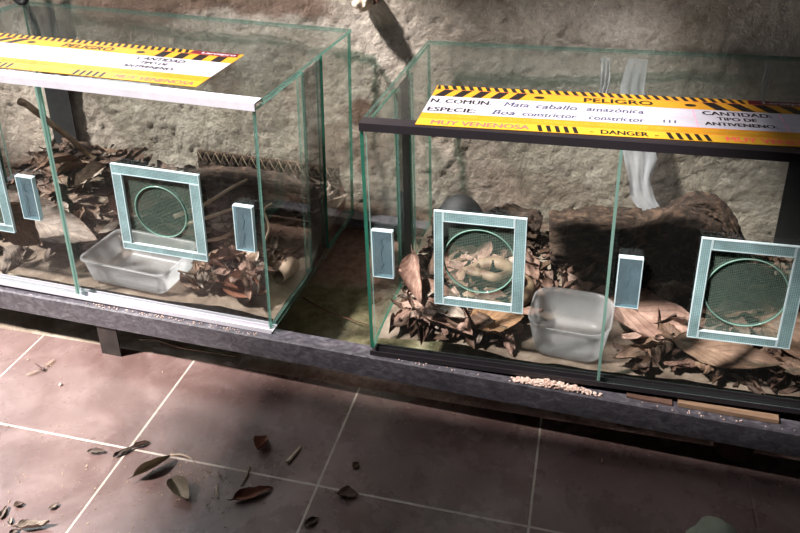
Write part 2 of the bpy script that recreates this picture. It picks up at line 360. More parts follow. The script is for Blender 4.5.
def ground_z(x, y):
    return -.004+.010*sm(y, .225, .30)*(1 + .6*fbm(x*6, y*6, 2, 3))+.004*fbm(x*30, y*30, 5, 3)+.03*sm(y, .5, .70)
def moss(x, y):
    m = sm(y+.05*fbm(x*9, y*9, 1, 3), .255, .30)*(1-sm(y+.06*fbm(x*8, y*8, 7, 3), .50, .60))
    return cl(m*(.12+.88*sm(x, -.22, .1))*1.0)
def redg(x, y): return cl(.95*sm(x, .0, .25)*(1-sm(y, .25, .275)) + sm(y+.05*fbm(x*10, y*10, 9, 3), .50, .58))*.9
g = grid_mesh('floor', -2.2, 2.6, 520, .2275, .74, 60, lambda x, y: (x, y, ground_z(x, y)), M['ground'], {'moss': moss, 'red': redg})
g.name = 'floor_ledge'; g['kind'] = 'structure'

# ------------------------------------------------------------------ shelf frame
yr = lambda x: .19686-.03389*x
def Fshelf():
    Mx = Matrix.Rotation(-.03387, 4, 'Z'); Mx.translation = (0, .19686, 0); return Mx
shelf = thing('shelf_frame', 'low dark painted steel angle shelf carrying both glass terrariums', 'shelf', Fshelf())
bm = bmesh.new()
bx(bm, -.75, 1.55, 0, .003, .0680, .1108); bx(bm, -.75, 1.55, .003, .032, .1078, .1108)
obj('front_rail', bevelled(bm, .0006, 1), M['steel'], shelf)
bm = bmesh.new(); bx(bm, -.75, 1.55, .500, .503, .056, .0975); bx(bm, -.75, 1.55, .470, .4995, .0945, .0975)
obj('rear_rail', bm, M['steel'], shelf)
for x in (-.745, 1.515):
    obj('side_rail', box(x, x+.03, .033, .469, .096, .099), M['steel'], shelf)
for x in (-.184, 1.40, -.745):
    for yy in (0.0035, .466):
        bm = bmesh.new(); bx(bm, x, x+.042, yy, yy+.003, 0.0, .106 if yy < .1 else .0935); bx(bm, x, x+.003, yy+.003, yy+.033, .0, .106 if yy < .1 else .0935)
        obj('leg', bm, M['dark_steel'], shelf)

# ------------------------------------------------------------------ terrariums
def mesh_panel(x0, x1, z0, z1, y, pitch, t):
    bm = bmesh.new(); n = int((x1-x0)/pitch)
    for i in range(n+1):
        x = x0+(x1-x0)*i/n; bx(bm, x-t/2, x+t/2, y, y+t, z0, z1)
    n = int((z1-z0)/pitch)
    for i in range(n+1):
        z = z0+(z1-z0)*i/n; bx(bm, x0, x1, y+t, y+2*t, z-t/2, z+t/2)
    return bm
def door(x0, x1, z0, z1, y0, y1, cx, cz, r):
    """pane with a round hole"""
    bm = bmesh.new(); n = 64; cor = []
    for k in range(n):
        a = 2*PI*(k+.5)/n; c, s = math.cos(a), math.sin(a)
        tx = ((x1-cx)/c if c > 0 else (x0-cx)/c); tz = ((z1-cz)/s if s > 0 else (z0-cz)/s); t = min(tx, tz)
        cor.append(((cx+r*c, cz+r*s), (cx+t*c, cz+t*s)))
    # snap the nearest outer points onto the four corners
    for q in ((x0, z0), (x1, z0), (x1, z1), (x0, z1)):
        k = min(range(n), key=lambda i: math.hypot(cor[i][1][0]-q[0], cor[i][1][1]-q[1])); cor[k] = (cor[k][0], q)
    A = [[bm.verts.new((p[0], y, p[1])) for p in ring] for y in (y0, y1) for ring in ([c[0] for c in cor], [c[1] for c in cor])]
    fi, fo, bi, bo = A
    for k in range(n):
        j = (k+1) % n
        bm.faces.new((fi[k], fo[k], fo[j], fi[j])); bm.faces.new((bi[j], bo[j], bo[k], bi[k]))
        f = bm.faces.new((fi[j], bi[j], bi[k], fi[k])); f.material_index = 2
        f = bm.faces.new((fo[k], bo[k], bo[j], fo[j])); f.material_index = 1
    bmesh.ops.recalc_face_normals(bm, faces=bm.faces[:])
    return bm
def make_tank(F, s, h, d, label, left):
    """s=-1: the frame's origin is the right front corner, s=+1 the left front corner"""
    X = (lambda a: a) if s > 0 else (lambda a: a-.79)           # a runs 0..0.79 from the left end
    t = .006; root = thing('terrarium', label, 'terrarium', F)
    track = M['white_track'] if left else M['black_track']
    obj('bottom_pane', box(X(0), X(.79), .022, d, .0005, .0065, edge=1, axis=2), [M['glass'], M['edge']], root)
    obj('back_pane', box(X(.001), X(.789), d-t, d, .007, h-.0065, edge=1, axis=1), [M['glass'], M['edge']], root)
    obj('top_pane', box(X(-.001), X(.791), .024, d+.001, h-.006, h, edge=1, axis=2), [M['glass_top'], M['edge']], root)
    for a0, a1 in ((0, t), (.79-t, .79)):
        near = (s < 0) == (a0 > .1)
        p = obj('side_pane', box(X(a0), X(a1), .0005, .200, .012, h-.0125, edge=1, axis=0), [M['glass'], M['edge_dark'] if not left else M['edge']], root)
        p = obj('side_pane', box(X(a0), X(a1), .290, d-t-.0002, .007, h-.0065, edge=1, axis=0), [M['glass'], M['edge_dark']], root)
        # black mesh ventilation slot between them, clamped by narrow glass strips
        bm = bmesh.new(); xx = X(a0)+.002
        pit = .0038 if near and left else .003; wt = .00042 if near and left else .0009
        k = int(.094/pit)
        for i in range(k+1):
            y = .198+.094*i/k; bx(bm, xx, xx+.0004, y-wt, y+wt, .012, h-.015)
        k = int((h-.027)/pit)
        for i in range(k+1):
            z = .012+(h-.027)*i/k; bx(bm, xx+.0004, xx+.0008, .198, .292, z-wt, z+wt)
        obj('vent_mesh', bm, M['wire_black'], root)
        xi = X(a0)+(t+.0003 if a0 < .1 else -.0043)
        for y in (.186, .280):
            obj('glass_strip', box(xi, xi+.004, y, y+.022, .012, h-.014, edge=1, axis=0), [M['glass'], M['edge']], root)
    # tracks
    bm = bmesh.new(); bx(bm, X(0), X(.79), -.003, .024, h-.0025, h+.0005); bx(bm, X(0), X(.79), -.003, -.0008, h-.0125, h-.0025); bx(bm, X(.007), X(.783), .014, .0155, h-.0125, h-.0025); bx(bm, X(.007), X(.783), .006, .0072, h-.0125, h-.0025)
    obj('top_track', bm, track, root)
    bm = bmesh.new(); bx(bm, X(0), X(.79), -.004, .022, -.0, .0022); bx(bm, X(0), X(.79), -.004, -.0022, .0022, .0085); bx(bm, X(.007), X(.783), .014, .0155, .0022, .011); bx(bm, X(.007), X(.783), .006, .0072, .0022, .011)
    obj('bottom_track', bm, track if left else M['black_track'], root)
    if 1:
        obj('corner_panel', box(X(.018) if left else X(.715), X(.083) if left else X(.7838), d-.0095, d-.0065, .01, h-.008), M['black_plastic'], root)
    lw = .394 if left else .388
    rx0 = .3885 if left else .3815
    yl, yr_ = ((-.0004, .0044), (.0085, .0133)) if left else ((.0085, .0133), (-.0004, .0044))
    if left: vents = [(.205, .2115, .150), (.593, .2115, .150)]; handles = [(.336, .208), (.7525, .207)]; cr = .050; vw = .166; vh = .168
    else: vents = [(.184, .202, .143), (.574, .203, .143)]; handles = [(.0285, .200), (.410, .202)]; cr = .0575; vw = .143; vh = .170
    for (x0, x1, (y0, y1)), (vx, vz, _), (hx, hz) in zip(((.0065, lw, yl), (rx0, .7835, yr_)), vents, handles):
        dr = obj('sliding_door', door(X(x0), X(x1), .0035, h-.004, y0, y1, X(vx), vz, cr), [M['glass_door'], M['edge_pale'], M['edge']], root)
        yf = -.0045                                     # outside face where the strips are glued, in front of the tracks
        yb = y0-.0006
        vent = obj('vent_frame', box(X(vx)-vw/2, X(vx)-vw/2+.001, yb-.001, yb, vz-.01, vz-.008), M['strip_rim'], dr)
        bm = bmesh.new(); W = vw/2; H = vh/2; sw = .0185; th = .006; m = .0015
        def strip(a0, a1, b0, b1):
            bx(bm, X(vx)+a0+m, X(vx)+a1-m, yb-th, yb-.0012, vz+b0+m, vz+b1-m, mat=0)
            # white sealed rim round each strip
            for q in ((a0, a1, b0, b0+m), (a0, a1, b1-m, b1), (a0, a0+m, b0+m, b1-m), (a1-m, a1, b0+m, b1-m)):
                bx(bm, X(vx)+q[0], X(vx)+q[1], yb-th-.0004, yb-.0012, vz+q[2], vz+q[3], mat=1)
        if left:
            strip(-W, W, H-sw, H); strip(-W, W, -H, -H+sw*.75); strip(-W, -W+sw, -H+sw*.75+.0002, H-sw-.0002); strip(W-sw, W, -H+sw*.75+.0002, H-sw-.0002)
        else:
            strip(-W, -W+sw*.8, -H, H); strip(W-sw, W, -H, H); strip(-W+sw*.8+.0002, W-sw-.0002, H-sw*.95, H); strip(-W+sw*.8+.0002, W-sw-.0002, -H, -H+sw*.75)
        bm2 = bmesh.new()
        vent.data = bpy.data.meshes.new('vent_frame'); bm.to_mesh(vent.data); bm.free(); bm2.free()
        vent.data.materials.append(M['strip']); vent.data.materials.append(M['strip_rim'])
        obj('vent_mesh', mesh_panel(X(vx)-W+.004, X(vx)+W-.004, vz-H+.004, vz+H-.004, yb-.0010, .0027, .00028), M['wire'], dr)
        if (x0 > .1) != left:
            ex = X(x1)-.001 if left else X(x0)-.003
            obj('edge_strip', box(ex, ex+.0045, y0-.0035, y0-.0002, .0115, h-.0130), M['edge_strip'], dr)
        rp = [(X(vx)+(cr-.001)*math.cos(2*PI*k/60), yb-.0022, vz+(cr-.001)*math.sin(2*PI*k/60)) for k in range(61)]
        bm = tube(bmesh.new(), rp, .0011, 6, cap=False)
        obj('hole_rim', bm, M['edge_rim'], dr)
        bm = bmesh.new(); hw, hh, ht = .0175, .043, .009; m = .0014
        bx(bm, X(hx)-hw+m, X(hx)+hw-m, yb-ht, yb, hz-hh+m, hz+hh-m, mat=0)
        for q in ((-hw, hw, -hh, -hh+m), (-hw, hw, hh-m, hh), (-hw, -hw+m, -hh+m, hh-m), (hw-m, hw, -hh+m, hh-m)):
            bx(bm, X(hx)+q[0], X(hx)+q[1], yb-ht-.0003, yb, hz+q[2], hz+q[3], mat=1)
        # dried glue showing through the block
        pts = [(X(hx)+random.uniform(-.003, .003), yb-ht-.0004, hz-.03+.06*i/9) for i in range(10)]
        tube(bm, pts, .00035, 4, 0)
        obj('handle', bm, [M['handle'], M['strip_rim']], dr)
    return root
tankL = make_tank(FL, -1, .4354, .4583, 'glass terrarium with white tracks, left of the two, a plastic box and leaves inside', True)
tankR = make_tank(FR, 1, .4241, .4758, 'glass terrarium with black tracks, right of the two, a log and tub inside', False)

# ------------------------------------------------------------------ signs
def text_mesh(s, x0, x1, y, hgt, italic=0, wobble=0):
    cu = bpy.data.curves.new('lettering', 'FONT'); cu.body = s; cu.size = .02; cu.shear = italic; cu.resolution_u = 3
    cu.offset = 0
    ob = bpy.data.objects.new('lettering_tmp', cu); link(ob)
    dg = bpy.context.evaluated_depsgraph_get(); dg.update()
    me = bpy.data.meshes.new_from_object(ob.evaluated_get(dg)); bpy.data.objects.remove(ob)
    xs = [v.co.x for v in me.vertices]; ys = [v.co.y for v in me.vertices]
    ax, bxx = min(xs), max(xs); ay = 0; by = .0146
    for v in me.vertices:
        u = (v.co.x-ax)/(bxx-ax); q = (v.co.y-ay)/(by-ay)
        v.co = (x0+u*(x1-x0), y+q*hgt+wobble*math.sin(u*23)*.001, 0)
    bw = .00035 if italic else .0006                          # stroke weight: the outline laid down three times, side by side
    vs = [tuple(v.co) for v in me.vertices]; fs = [tuple(p.vertices) for p in me.polygons]; V = []; F = []
    for k, (dx, dy) in enumerate(((-bw, 0), (0, bw*.6), (bw, 0))):
        o = len(V); V += [(a+dx, b+dy, k*.00002) for a, b, c in vs]; F += [tuple(i+o for i in f) for f in fs]
    m2 = bpy.data.meshes.new('lettering'); m2.from_pydata(V, [], F)
    return m2
def make_sign(F, label, blank):
    root = thing('warning_sign', label, 'sign', F)
    W, D = .59, .185
    mats = [M[k] for k in ('p_yellow', 'p_orange', 'p_bright', 'p_white', 'p_black', 'p_pink', 'p_maroon', 'p_red')]
    bm = bmesh.new(); bx(bm, 0, W, 0, D, 0, .0006, mat=0)
    zc = [.0006]
    def quad(pts, mat, z=.0007):
        f = bm.faces.new([bm.verts.new((p[0], p[1], z)) for p in pts]); f.material_index = mat
        if f.normal.z < 0: f.normal_flip()
    def rect(x0, x1, y0, y1, mat, z=.0007): quad(((x0, y0), (x1, y0), (x1, y1), (x0, y1)), mat, z)
    rect(0, W, 0, .026, 2); rect(0, W, .0265, .051, 1); rect(0, W, .052, .130, 3)
    rect(0, W, .026, .0265, 7); rect(0, W, .0513, .052, 7); rect(.0, W, .1640, .1648, 7, .00078)
    n = 42
    for i in range(n):
        a = W*i/n+.002
        if i/n*W > .485 and i/n*W < .57: continue
        quad(((a, .166), (a+W/n*.5, .166), (a+W/n*.5-.006, .185), (a-.006, .185)) if i > 0 else ((a, .166), (a+.007, .166), (a+.003, .185), (a, .185)), 4, .0008)
    for i in range(5):
        a = .004+i*.03
        if blank: quad(((a, .1305), (a+.016, .1305), (a+.032, .1635), (a+.016, .1635)), 4, .0008)
        else: quad(((a, .1305), (a+.016, .1305), (a+.028, .1635), (a+.012, .1635)), 4, .0008)
    for i in range(4):
        a = .438+i*.037
        sk = .0 if blank else -.018
        quad(((a, .1305), (a+.019, .1305), (a+.019+sk, .1635), (a+sk, .1635)), 4, .0008)
    for a in (.18, .36):
        for i in range(5): 
            x = a+i*.0125; quad(((x, .001), (x+.006, .001), (x+.002, .025), (x-.004, .025)), 4, .0008)
    rect(.49, .582, .1655, .184, 6, .0009)
    for x in (.402, .524): rect(x, x+.0022, .094, .128, 5, .0008); rect(x, x+.0022, .055, .088, 5, .0008)
    rect(.402, .582, .0905, .0915, 5, .0008) if 0 else None
    rect(.10, .402, .0895, .0903, 5, .0008); rect(.10, .402, .128, .1288, 5, .0008); rect(.10, .402, .054, .0547, 5, .0008)
    rect(.104, .1062, .094, .124, 5, .0008); rect(.084, .0862, .058, .086, 5, .0008); rect(.524, .582, .0895, .0903, 5, .0008)
    for cx in (.172, .402):
        f = bm.faces.new([bm.verts.new((cx+.0085*math.cos(2*PI*k/20), .147+.0062*math.sin(2*PI*k/20), .0008)) for k in range(20)]); f.material_index = 4
    obj('printed_board', bm, mats, root)
    def put(s, x0, x1, y, hg, mat, it=0, wob=0, z=.0010):
        me = text_mesh(s, x0, x1, y, hg, it, wob); me.materials.append(M[mat])
        o = bpy.data.objects.new('lettering', me); link(o); o.parent = root; o.location = (0, 0, z)
    put('PELIGRO', .242, .346, .1375, .020, 'p_black')
    put('N. COMÚN:', .004, .100, .099, .019, 'p_black'); put('ESPECIE:', .006, .080, .060, .0185, 'p_black')
    put('CANTIDAD:', .416, .512, .107, .0165, 'p_black'); put('TIPO DE', .434, .488, .086, .0135, 'p_black'); put('ANTIVENENO:', .414, .512, .064, .0135, 'p_black')
    put('MUY VENENOSA', .022, .166, .0045, .0175, 'p_red'); put('-  DANGER  -', .252, .345, .0045, .0165, 'p_black' if not blank else 'p_blackish'); put('MUY VENENOSA', .435, .580, .0045, .0175, 'p_red')
    for s, a, b in (('•  NO ABRIR', .022, .088), ('•  SOLO PERSONAL AUTORIZADO  •', .112, .300), ('NO ABRIR', .322, .376), ('•  SOLO PERSONAL AUTORIZADO', .396, .570)):
        put(s, a, b, .0335, .0105, 'p_blackish')
    put('Larotpro', .512, .578, .170, .0105, 'p_white')
    if not blank:
        put('Mata', .120, .158, .0975, .021, 'p_ink', .25, 1); put('caballo', .170, .232, .0965, .021, 'p_ink', .25, 1); put('amazónica', .246, .330, .0965, .020, 'p_ink', .2, 1)
        put('Boa', .106, .140, .0600, .020, 'p_ink', .25, 1); put('constrictor', .152, .232, .0600, .019, 'p_ink', .2, 1); put('constrictor', .250, .330, .0600, .019, 'p_ink', .2, 1); put('111', .356, .374, .064, .012, 'p_ink', .1)
    return root
def on_top(F, x, y, z, rot):
    return F @ Matrix.Translation((x, y, z)) @ Matrix.Rotation(rot, 4, 'Z')
make_sign(on_top(FL, -.712, .0262, .4360, .022), 'yellow and white PELIGRO warning sign with blank fields, on the left terrarium', True)
make_sign(on_top(FR, .0850, .0045, .4254, .026), 'yellow and white PELIGRO warning sign with handwritten names, on the right terrarium', False)

# ------------------------------------------------------------------ dry leaves
def leaf_data(L, W, cup, bend, crump, seed, tip=1.0, nx=14, ny=6, ragged=0.12, thick=.0007):
    """dry leaf, base at origin, along +x; a closed thin shell"""
    rnd = random.Random(seed); top = []; ph = rnd.uniform(0, 100)
    for i in range(nx+1):
        u = i/nx
        prof = (math.sin(PI*min(1, u**.85)))**.75 if 0 < u < 1 else .02
        prof *= 1-.35*(u-.4)*tip
        for j in range(-ny, ny+1):
            v = j/ny; hw = W/2*prof*(1+ragged*noise.noise((u*5, (1 if v > 0 else -1)*3+ph, seed)))
            ang = bend*(u-.3); x = L*u; y = hw*v
            z = cup*abs(v)**1.6*hw*1.2 + L*.5*bend*(u-.5)**2
            z += crump*L*(noise.noise((u*3.2+ph, v*1.8, 1.7))+.45*noise.noise((u*8+ph, v*4, 5.1)))*(.35+.65*abs(v))
            z += .02*L*math.sin((u-abs(v)*.35)*26)*abs(v)*.35
            x += crump*L*.3*noise.noise((u*3, v*2, ph))
            top.append(Vector((x, y*(1-.25*abs(cup)*abs(v)), z)))
    return top, nx, 2*ny+1
def leaf_bm(bm, data, Mx, thick=.0006, uvl=None, mat=0):
    pts, nx, m = data
    A = [bm.verts.new(Mx @ p) for p in pts]; B = [bm.verts.new(Mx @ (p-Vector((0, 0, thick)))) for p in pts]
    for i in range(nx):
        for j in range(m-1):
            ids = (i*m+j, (i+1)*m+j, (i+1)*m+j+1, i*m+j+1)
            for S, order in ((A, ids), (B, ids[::-1])):
                f = bm.faces.new([S[q] for q in order]); f.smooth = True; f.material_index = mat
                for l, q in zip(f.loops, order): l[uvl].uv = ((q//m)/nx, (q % m)/(m-1))
    rim = [j for j in range(m)]+[i*m+m-1 for i in range(1, nx+1)]+[nx*m+j for j in range(m-2, -1, -1)]+[i*m for i in range(nx-1, 0, -1)]
    for a, b in zip(rim, rim[1:]+rim[:1]):
        try: bm.faces.new((A[a], B[a], B[b], A[b])).material_index = mat
        except ValueError: pass
def leaf_mesh(L, W, cup, bend, crump, seed, stem=True, **k):
    bm = bmesh.new(); uvl = bm.loops.layers.uv.new('UVMap')
    d = leaf_data(L, W, cup, bend, crump, seed, **k); leaf_bm(bm, d, I4, uvl=uvl)
    if stem:
        p = d[0][d[2]//2]
        tube(bm, [p+Vector((.004, 0, -.0003)), p+Vector((-L*.06, 0, .001)), p+Vector((-L*.14, L*.015, .003))], [.0011, .0009, .0008], 5)
    me = bpy.data.meshes.new('dry_leaf'); bm.to_mesh(me); bm.free(); return me
PROTO = {}
def proto(kind, i):
    if (kind, i) not in PROTO:
        r = random.Random(i*31+7)
        L = 1.0
        me = leaf_mesh(.10, r.uniform(.040, .060), r.uniform(-.5, .9), r.uniform(-.9, 1.3), r.uniform(.08, .18), i*7+3)
        me.materials.append(M[kind]); PROTO[(kind, i)] = me
    return PROTO[(kind, i)]
def put_leaf(me_or_kind, F, x, y, z, yaw, pitch=0, roll=0, s=1, label=None, group=None, i=0, name='dry_leaf'):
    me = proto(me_or_kind, i) if isinstance(me_or_kind, str) else me_or_kind
    o = bpy.data.objects.new(name, me); link(o)
    o.matrix_world = F @ Matrix.Translation((x, y, z)) @ Matrix.Rotation(yaw, 4, 'Z') @ Matrix.Rotation(pitch, 4, 'Y') @ Matrix.Rotation(roll, 4, 'X') @ Matrix.Diagonal((s, s, s, 1)) @ Matrix.Translation((-.05, 0, 0))
    return tagit(o, label, 'leaf', group)

def hL(x, y):
    h = .012+.085*sm(y, .16, .38)*(.75+.35*math.sin(x*9+1)) + .02*fbm(x*9, y*9, 1, 2)*sm(y, .1, .25)
    h += .050*math.exp(-(((x+.11)/.08)**2+((y-.09)/.06)**2))
    h += .050*math.exp(-(((x+.62)/.14)**2+((y-.26)/.10)**2))
    return max(.0105, h)
def hR(x, y):
    h = .012+.02*sm(y, .1, .3)+.012*fbm(x*9, y*9, 4, 2)
    h += .045*math.exp(-(((x-.10)/.10)**2+((y-.10)/.10)**2)) + .030*math.exp(-(((x-.63)/.16)**2+((y-.16)/.09)**2))
    return max(.0105, h)
def bed(F, fn, x0, x1, d, name, label):
    vs = []; fs = []; n, k = 90, 50
    for j in range(k+1):
        for i in range(n+1):
            x = x0+(x1-x0)*i/n; y = .026+(d-.034)*j/k
            vs.append((x, y, max(.0075, fn(x, y)*.62+.002*fbm(x*40, y*40, 2, 2))))
    for j in range(k):
        for i in range(n):
            q = j*(n+1)+i; fs.append((q, q+1, q+n+2, q+n+1))
    base = len(vs)
    o = obj(name, (vs, fs), M['dust_bed'], M=F, smooth=True)
    return tagit(o, label, 'substrate', kind='stuff')
bed(FL, hL, -.782, -.0075, .4583, 'dusty_substrate', 'dusty grey soil covering the floor of the left terrarium')
bed(FR, hR, .0075, .782, .4758, 'sandy_substrate', 'dusty brown soil covering the floor of the right terrarium')

def fragments(F, fn, xr, yr_, n, mats, name, label, avoid, seed, wfn):
    r = random.Random(seed); bm = bmesh.new(); uvl = bm.loops.layers.uv.new('UVMap')
    datas = [leaf_data(.05, r.uniform(.018, .03), r.uniform(-.8, 1), r.uniform(-1.2, 1.8), r.uniform(.06, .16), 100+q, nx=6, ny=2, ragged=.4) for q in range(10)]
    k = 0; tries = 0
    while k < n and tries < n*8:
        tries += 1
        x = r.uniform(*xr); y = r.uniform(*yr_)
        if any(a[0] < x < a[1] and a[2] < y < a[3] for a in avoid) or r.random() > wfn(x, y): continue
        s = r.uniform(.35, 1.15); z = fn(x, y)*r.uniform(.65, 1.05)+.006
        Mx = Matrix.Translation((x, y, z)) @ Matrix.Rotation(r.uniform(0, 2*PI), 4, 'Z') @ Matrix.Rotation(r.uniform(-.5, .5), 4, 'Y') @ Matrix.Rotation(r.uniform(-.6, .6), 4, 'X') @ Matrix.Diagonal((s, s, s, 1)) @ Matrix.Translation((-.025, 0, 0))
        leaf_bm(bm, r.choice(datas), Mx, uvl=uvl, mat=r.randrange(len(mats))); k += 1
    o = obj(name, bm, [M[q] for q in mats], M=F)
    return tagit(o, label, 'leaf litter', kind='stuff')
avL = [(-.42, -.20, .0, .17), (-.06, 0, .10, .20)]
avR = [(.24, .42, .0, .17)]
fragments(FL, hL, (-.76, -.03), (.05, .43), 620, ['leaf_dark', 'leaf_grey', 'leaf_dark'], 'leaf_litter', 'broken brown leaf litter heaped over the floor of the left terrarium', avL, 1,
          lambda x, y: cl(.10+sm(y, .10, .24)+math.exp(-(((x+.11)/.09)**2+((y-.08)/.07)**2))))
fragments(FR, hR, (.03, .76), (.028, .43), 1050, ['leaf_brown', 'leaf_pink', 'leaf_dark'], 'leaf_litter', 'broken brown leaf litter spread over the floor of the right terrarium', avR, 2,
          lambda x, y: cl((.75 if x > .42 or x < .23 else .03)+sm(y, .12, .24)))

def scatter(F, fn, spots, n, xr, yr_, kinds, smin, smax, avoid, seed, label, group, wfn, zoff=.012, tilt=.35):
    r = random.Random(seed); k = 0; t = 0; placed = []
    while k < n and t < 4000:
        t += 1; x = r.uniform(*xr); y = r.uniform(*yr_)
        if any(a[0] < x < a[1] and a[2] < y < a[3] for a in avoid) or r.random() > wfn(x, y): continue
        if any(math.hypot(x-a, y-b) < .018 for a, b in placed): continue
        placed.append((x, y)); s = r.uniform(smin, smax)
        put_leaf(r.choice(kinds), F, x, y, fn(x, y)+zoff+r.uniform(0, .008), r.uniform(0, 2*PI), r.uniform(-tilt, tilt), r.uniform(-tilt, tilt), s, label, group, r.randrange(8)); k += 1
scatter(FL, hL, None, 52, (-.70, -.07), (.17, .38), ['leaf_dark', 'leaf_dark', 'leaf_grey', 'leaf_brown'], .6, 1.05, avL, 11,
        'brown dry leaf heaped in the litter at the back of the left terrarium', 'leaves heaped at the back of the left terrarium', lambda x, y: 1)
scatter(FL, hL, None, 26, (-.19, -.050), (.045, .155), ['leaf_brown', 'leaf_pink', 'leaf_brown', 'leaf_grey'], .45, .75, [], 12,
        'crumpled brown leaf in the front right heap of the left terrarium', 'leaves in the front right heap of the left terrarium', lambda x, y: 1, .014, .7)
scatter(FL, hL, None, 12, (-.72, -.45), (.06, .20), ['leaf_grey', 'leaf_grey', 'leaf_dark'], .6, 1.0, [], 13,
        'greyish dry leaf behind the left sliding door of the left terrarium', 'leaves behind the left door of the left terrarium', lambda x, y: 1)
scatter(FR, hR, None, 34, (.065, .24), (.05, .30), ['leaf_pink', 'leaf_pink', 'leaf_brown'], .6, 1.0, avR, 14,
        'pinkish dry leaf in the left half of the right terrarium', 'leaves in the left half of the right terrarium', lambda x, y: 1)
scatter(FR, hR, None, 40, (.45, .73), (.06, .26), ['leaf_brown', 'leaf_brown', 'leaf_pink', 'leaf_dark'], .7, 1.1, avR, 15,
        'brown dry leaf in the right half of the right terrarium', 'leaves in the right half of the right terrarium', lambda x, y: 1)
scatter(FR, hR, None, 7, (.26, .42), (.19, .27), ['leaf_brown', 'leaf_pink'], .5, .8, [], 16,
        'brown dry leaf between the plastic tub and the log in the right terrarium', 'leaves between tub and log', lambda x, y: 1)

scatter(FR, hR, None, 24, (.045, .235), (.045, .10), ['leaf_pink', 'leaf_pink', 'leaf_grey'], .35, .6, [], 17,
        'small crumpled pinkish leaf along the front glass, left end of the right terrarium', 'small leaves along the front glass, left end of the right terrarium', lambda x, y: 1, .008, .5)
scatter(FR, hR, None, 24, (.43, .755), (.045, .10), ['leaf_brown', 'leaf_dark', 'leaf_pink'], .4, .7, [], 18,
        'small crumpled brown leaf along the front glass, right end of the right terrarium', 'small leaves along the front glass, right end of the right terrarium', lambda x, y: 1, .008, .5)
# the big leaves one can point to
def big(kind, L, W, cup, bend, cr, seed, F, x, y, z, yaw, pitch, roll, label, **k):
    me = leaf_mesh(L, W, cup, bend, cr, seed, **k); me.materials.append(M[kind])
    o = bpy.data.objects.new('dry_leaf', me); link(o)
    o.matrix_world = F @ Matrix.Translation((x, y, z)) @ Matrix.Rotation(yaw, 4, 'Z') @ Matrix.Rotation(pitch, 4, 'Y') @ Matrix.Rotation(roll, 4, 'X') @ Matrix.Translation((-L/2, 0, 0))
    return tagit(o, label, 'leaf')
big('leaf_brown', .165, .062, .25, .35, .05, 41, FR, .575, .062, .048, -.14, .03, .55, 'large brown veined leaf lying against the front glass, right terrarium')
big('leaf_pink', .19, .095, .1, .2, .07, 42, FR, .475, .130, .050, -.35, .05, .3, 'large flat pinkish brown leaf right of the plastic tub')
big('leaf_pink', .15, .085, .6, .6, .06, 43, FR, .110, .068, .052, -.55, .18, .35, 'large pinkish leaf curled against the front glass, right terrarium')
big('leaf_pink', .12, .05, .9, .4, .08, 44, FR, .060, .110, .090, -1.2, .3, .6, 'pinkish leaf standing on edge in the left corner, right terrarium')
big('leaf_tan', .095, .070, .3, .4, .04, 45, FR, .205, .075, .050, .3, .0, .5, 'orange tan leaf left of the plastic tub, right terrarium')
big('leaf_brown', .15, .07, .3, .4, .09, 46, FR, .695, .095, .060, -.6, .1, .5, 'big dull brown leaf under the right vent, right terrarium')
big('leaf_grey', .20, .085, .3, .5, .05, 47, FL, -.520, .130, .055, -.15, .05, .5, 'large pale greyish leaf beside the plastic box, left terrarium')
big('leaf_grey', .16, .07, .5, .8, .06, 48, FL, -.640, .150, .080, .5, .2, .4, 'large pale curled leaf behind the left vent, left terrarium')
big('leaf_red', .11, .085, .2, .3, .03, 49, FL, -.415, .235, .090, .2, .1, .8, 'broad reddish brown leaf standing behind the plastic box, left terrarium')
big('leaf_red', .085, .06, .5, .5, .05, 50, FL, -.075, .055, .045, .1, .1, .6, 'reddish brown leaf against the front glass, front right heap of the left terrarium')
big('leaf_brown', .13, .085, .2, .4, .04, 51, FL, -.560, .060, .095, 1.3, 1.0, 1.3, 'brown leaf standing upright behind the left door, left terrarium', stem=False)

# ------------------------------------------------------------------ logs, twigs, mat
def log_bm(pts, rads, n=84, grooves=.16, hollow=.55, seed=0, flat=.9):
    bm = bmesh.new(); P = spline(pts, 20); m = len(P); rings = []; inner = []
    R = [rads[min(int(i/(m-1)*(len(rads)-1)), len(rads)-2)]*(1-(i/(m-1)*(len(rads)-1)) % 1)+rads[min(int(i/(m-1)*(len(rads)-1))+1, len(rads)-1)]*((i/(m-1)*(len(rads)-1)) % 1) if i < m-1 else rads[-1] for i in range(m)]
    for i, p in enumerate(P):
        t = (P[min(i+1, m-1)]-P[max(i-1, 0)]).normalized(); s = t.cross(Vector((0, 0, 1))).normalized(); u = s.cross(t)
        ro = []; ri = []
        for k in range(n):
            a = 2*PI*k/n; c, q = math.cos(a), math.sin(a)
            g = 1+grooves*(noise.noise((c*2.2+seed, q*2.2, i*.045))+.9*noise.noise((c*6+seed, q*6, i*.10))+.7*abs(noise.noise((c*14, q*14+seed, i*.22)))+.35*noise.noise((c*26, q*26+seed, i*.5)))
            ro.append(bm.verts.new(p+(s*c+u*q*flat)*R[i]*g)); ri.append(bm.verts.new(p+(s*c+u*q*flat)*R[i]*hollow*(.8+.4*g-.2)))
        rings.append(ro); inner.append(ri)
    for i in range(m-1):
        for k in range(n):
            j = (k+1) % n
            bm.faces.new((rings[i][k], rings[i][j], rings[i+1][j], rings[i+1][k])).smooth = True
            bm.faces.new((inner[i][j], inner[i][k], inner[i+1][k], inner[i+1][j])).smooth = True
    for i in (0, m-1):
        for k in range(n):
            j = (k+1) % n; bm.faces.new((rings[i][k], inner[i][k], inner[i][j], rings[i][j]))
    bmesh.ops.recalc_face_normals(bm, faces=bm.faces[:]); return bm
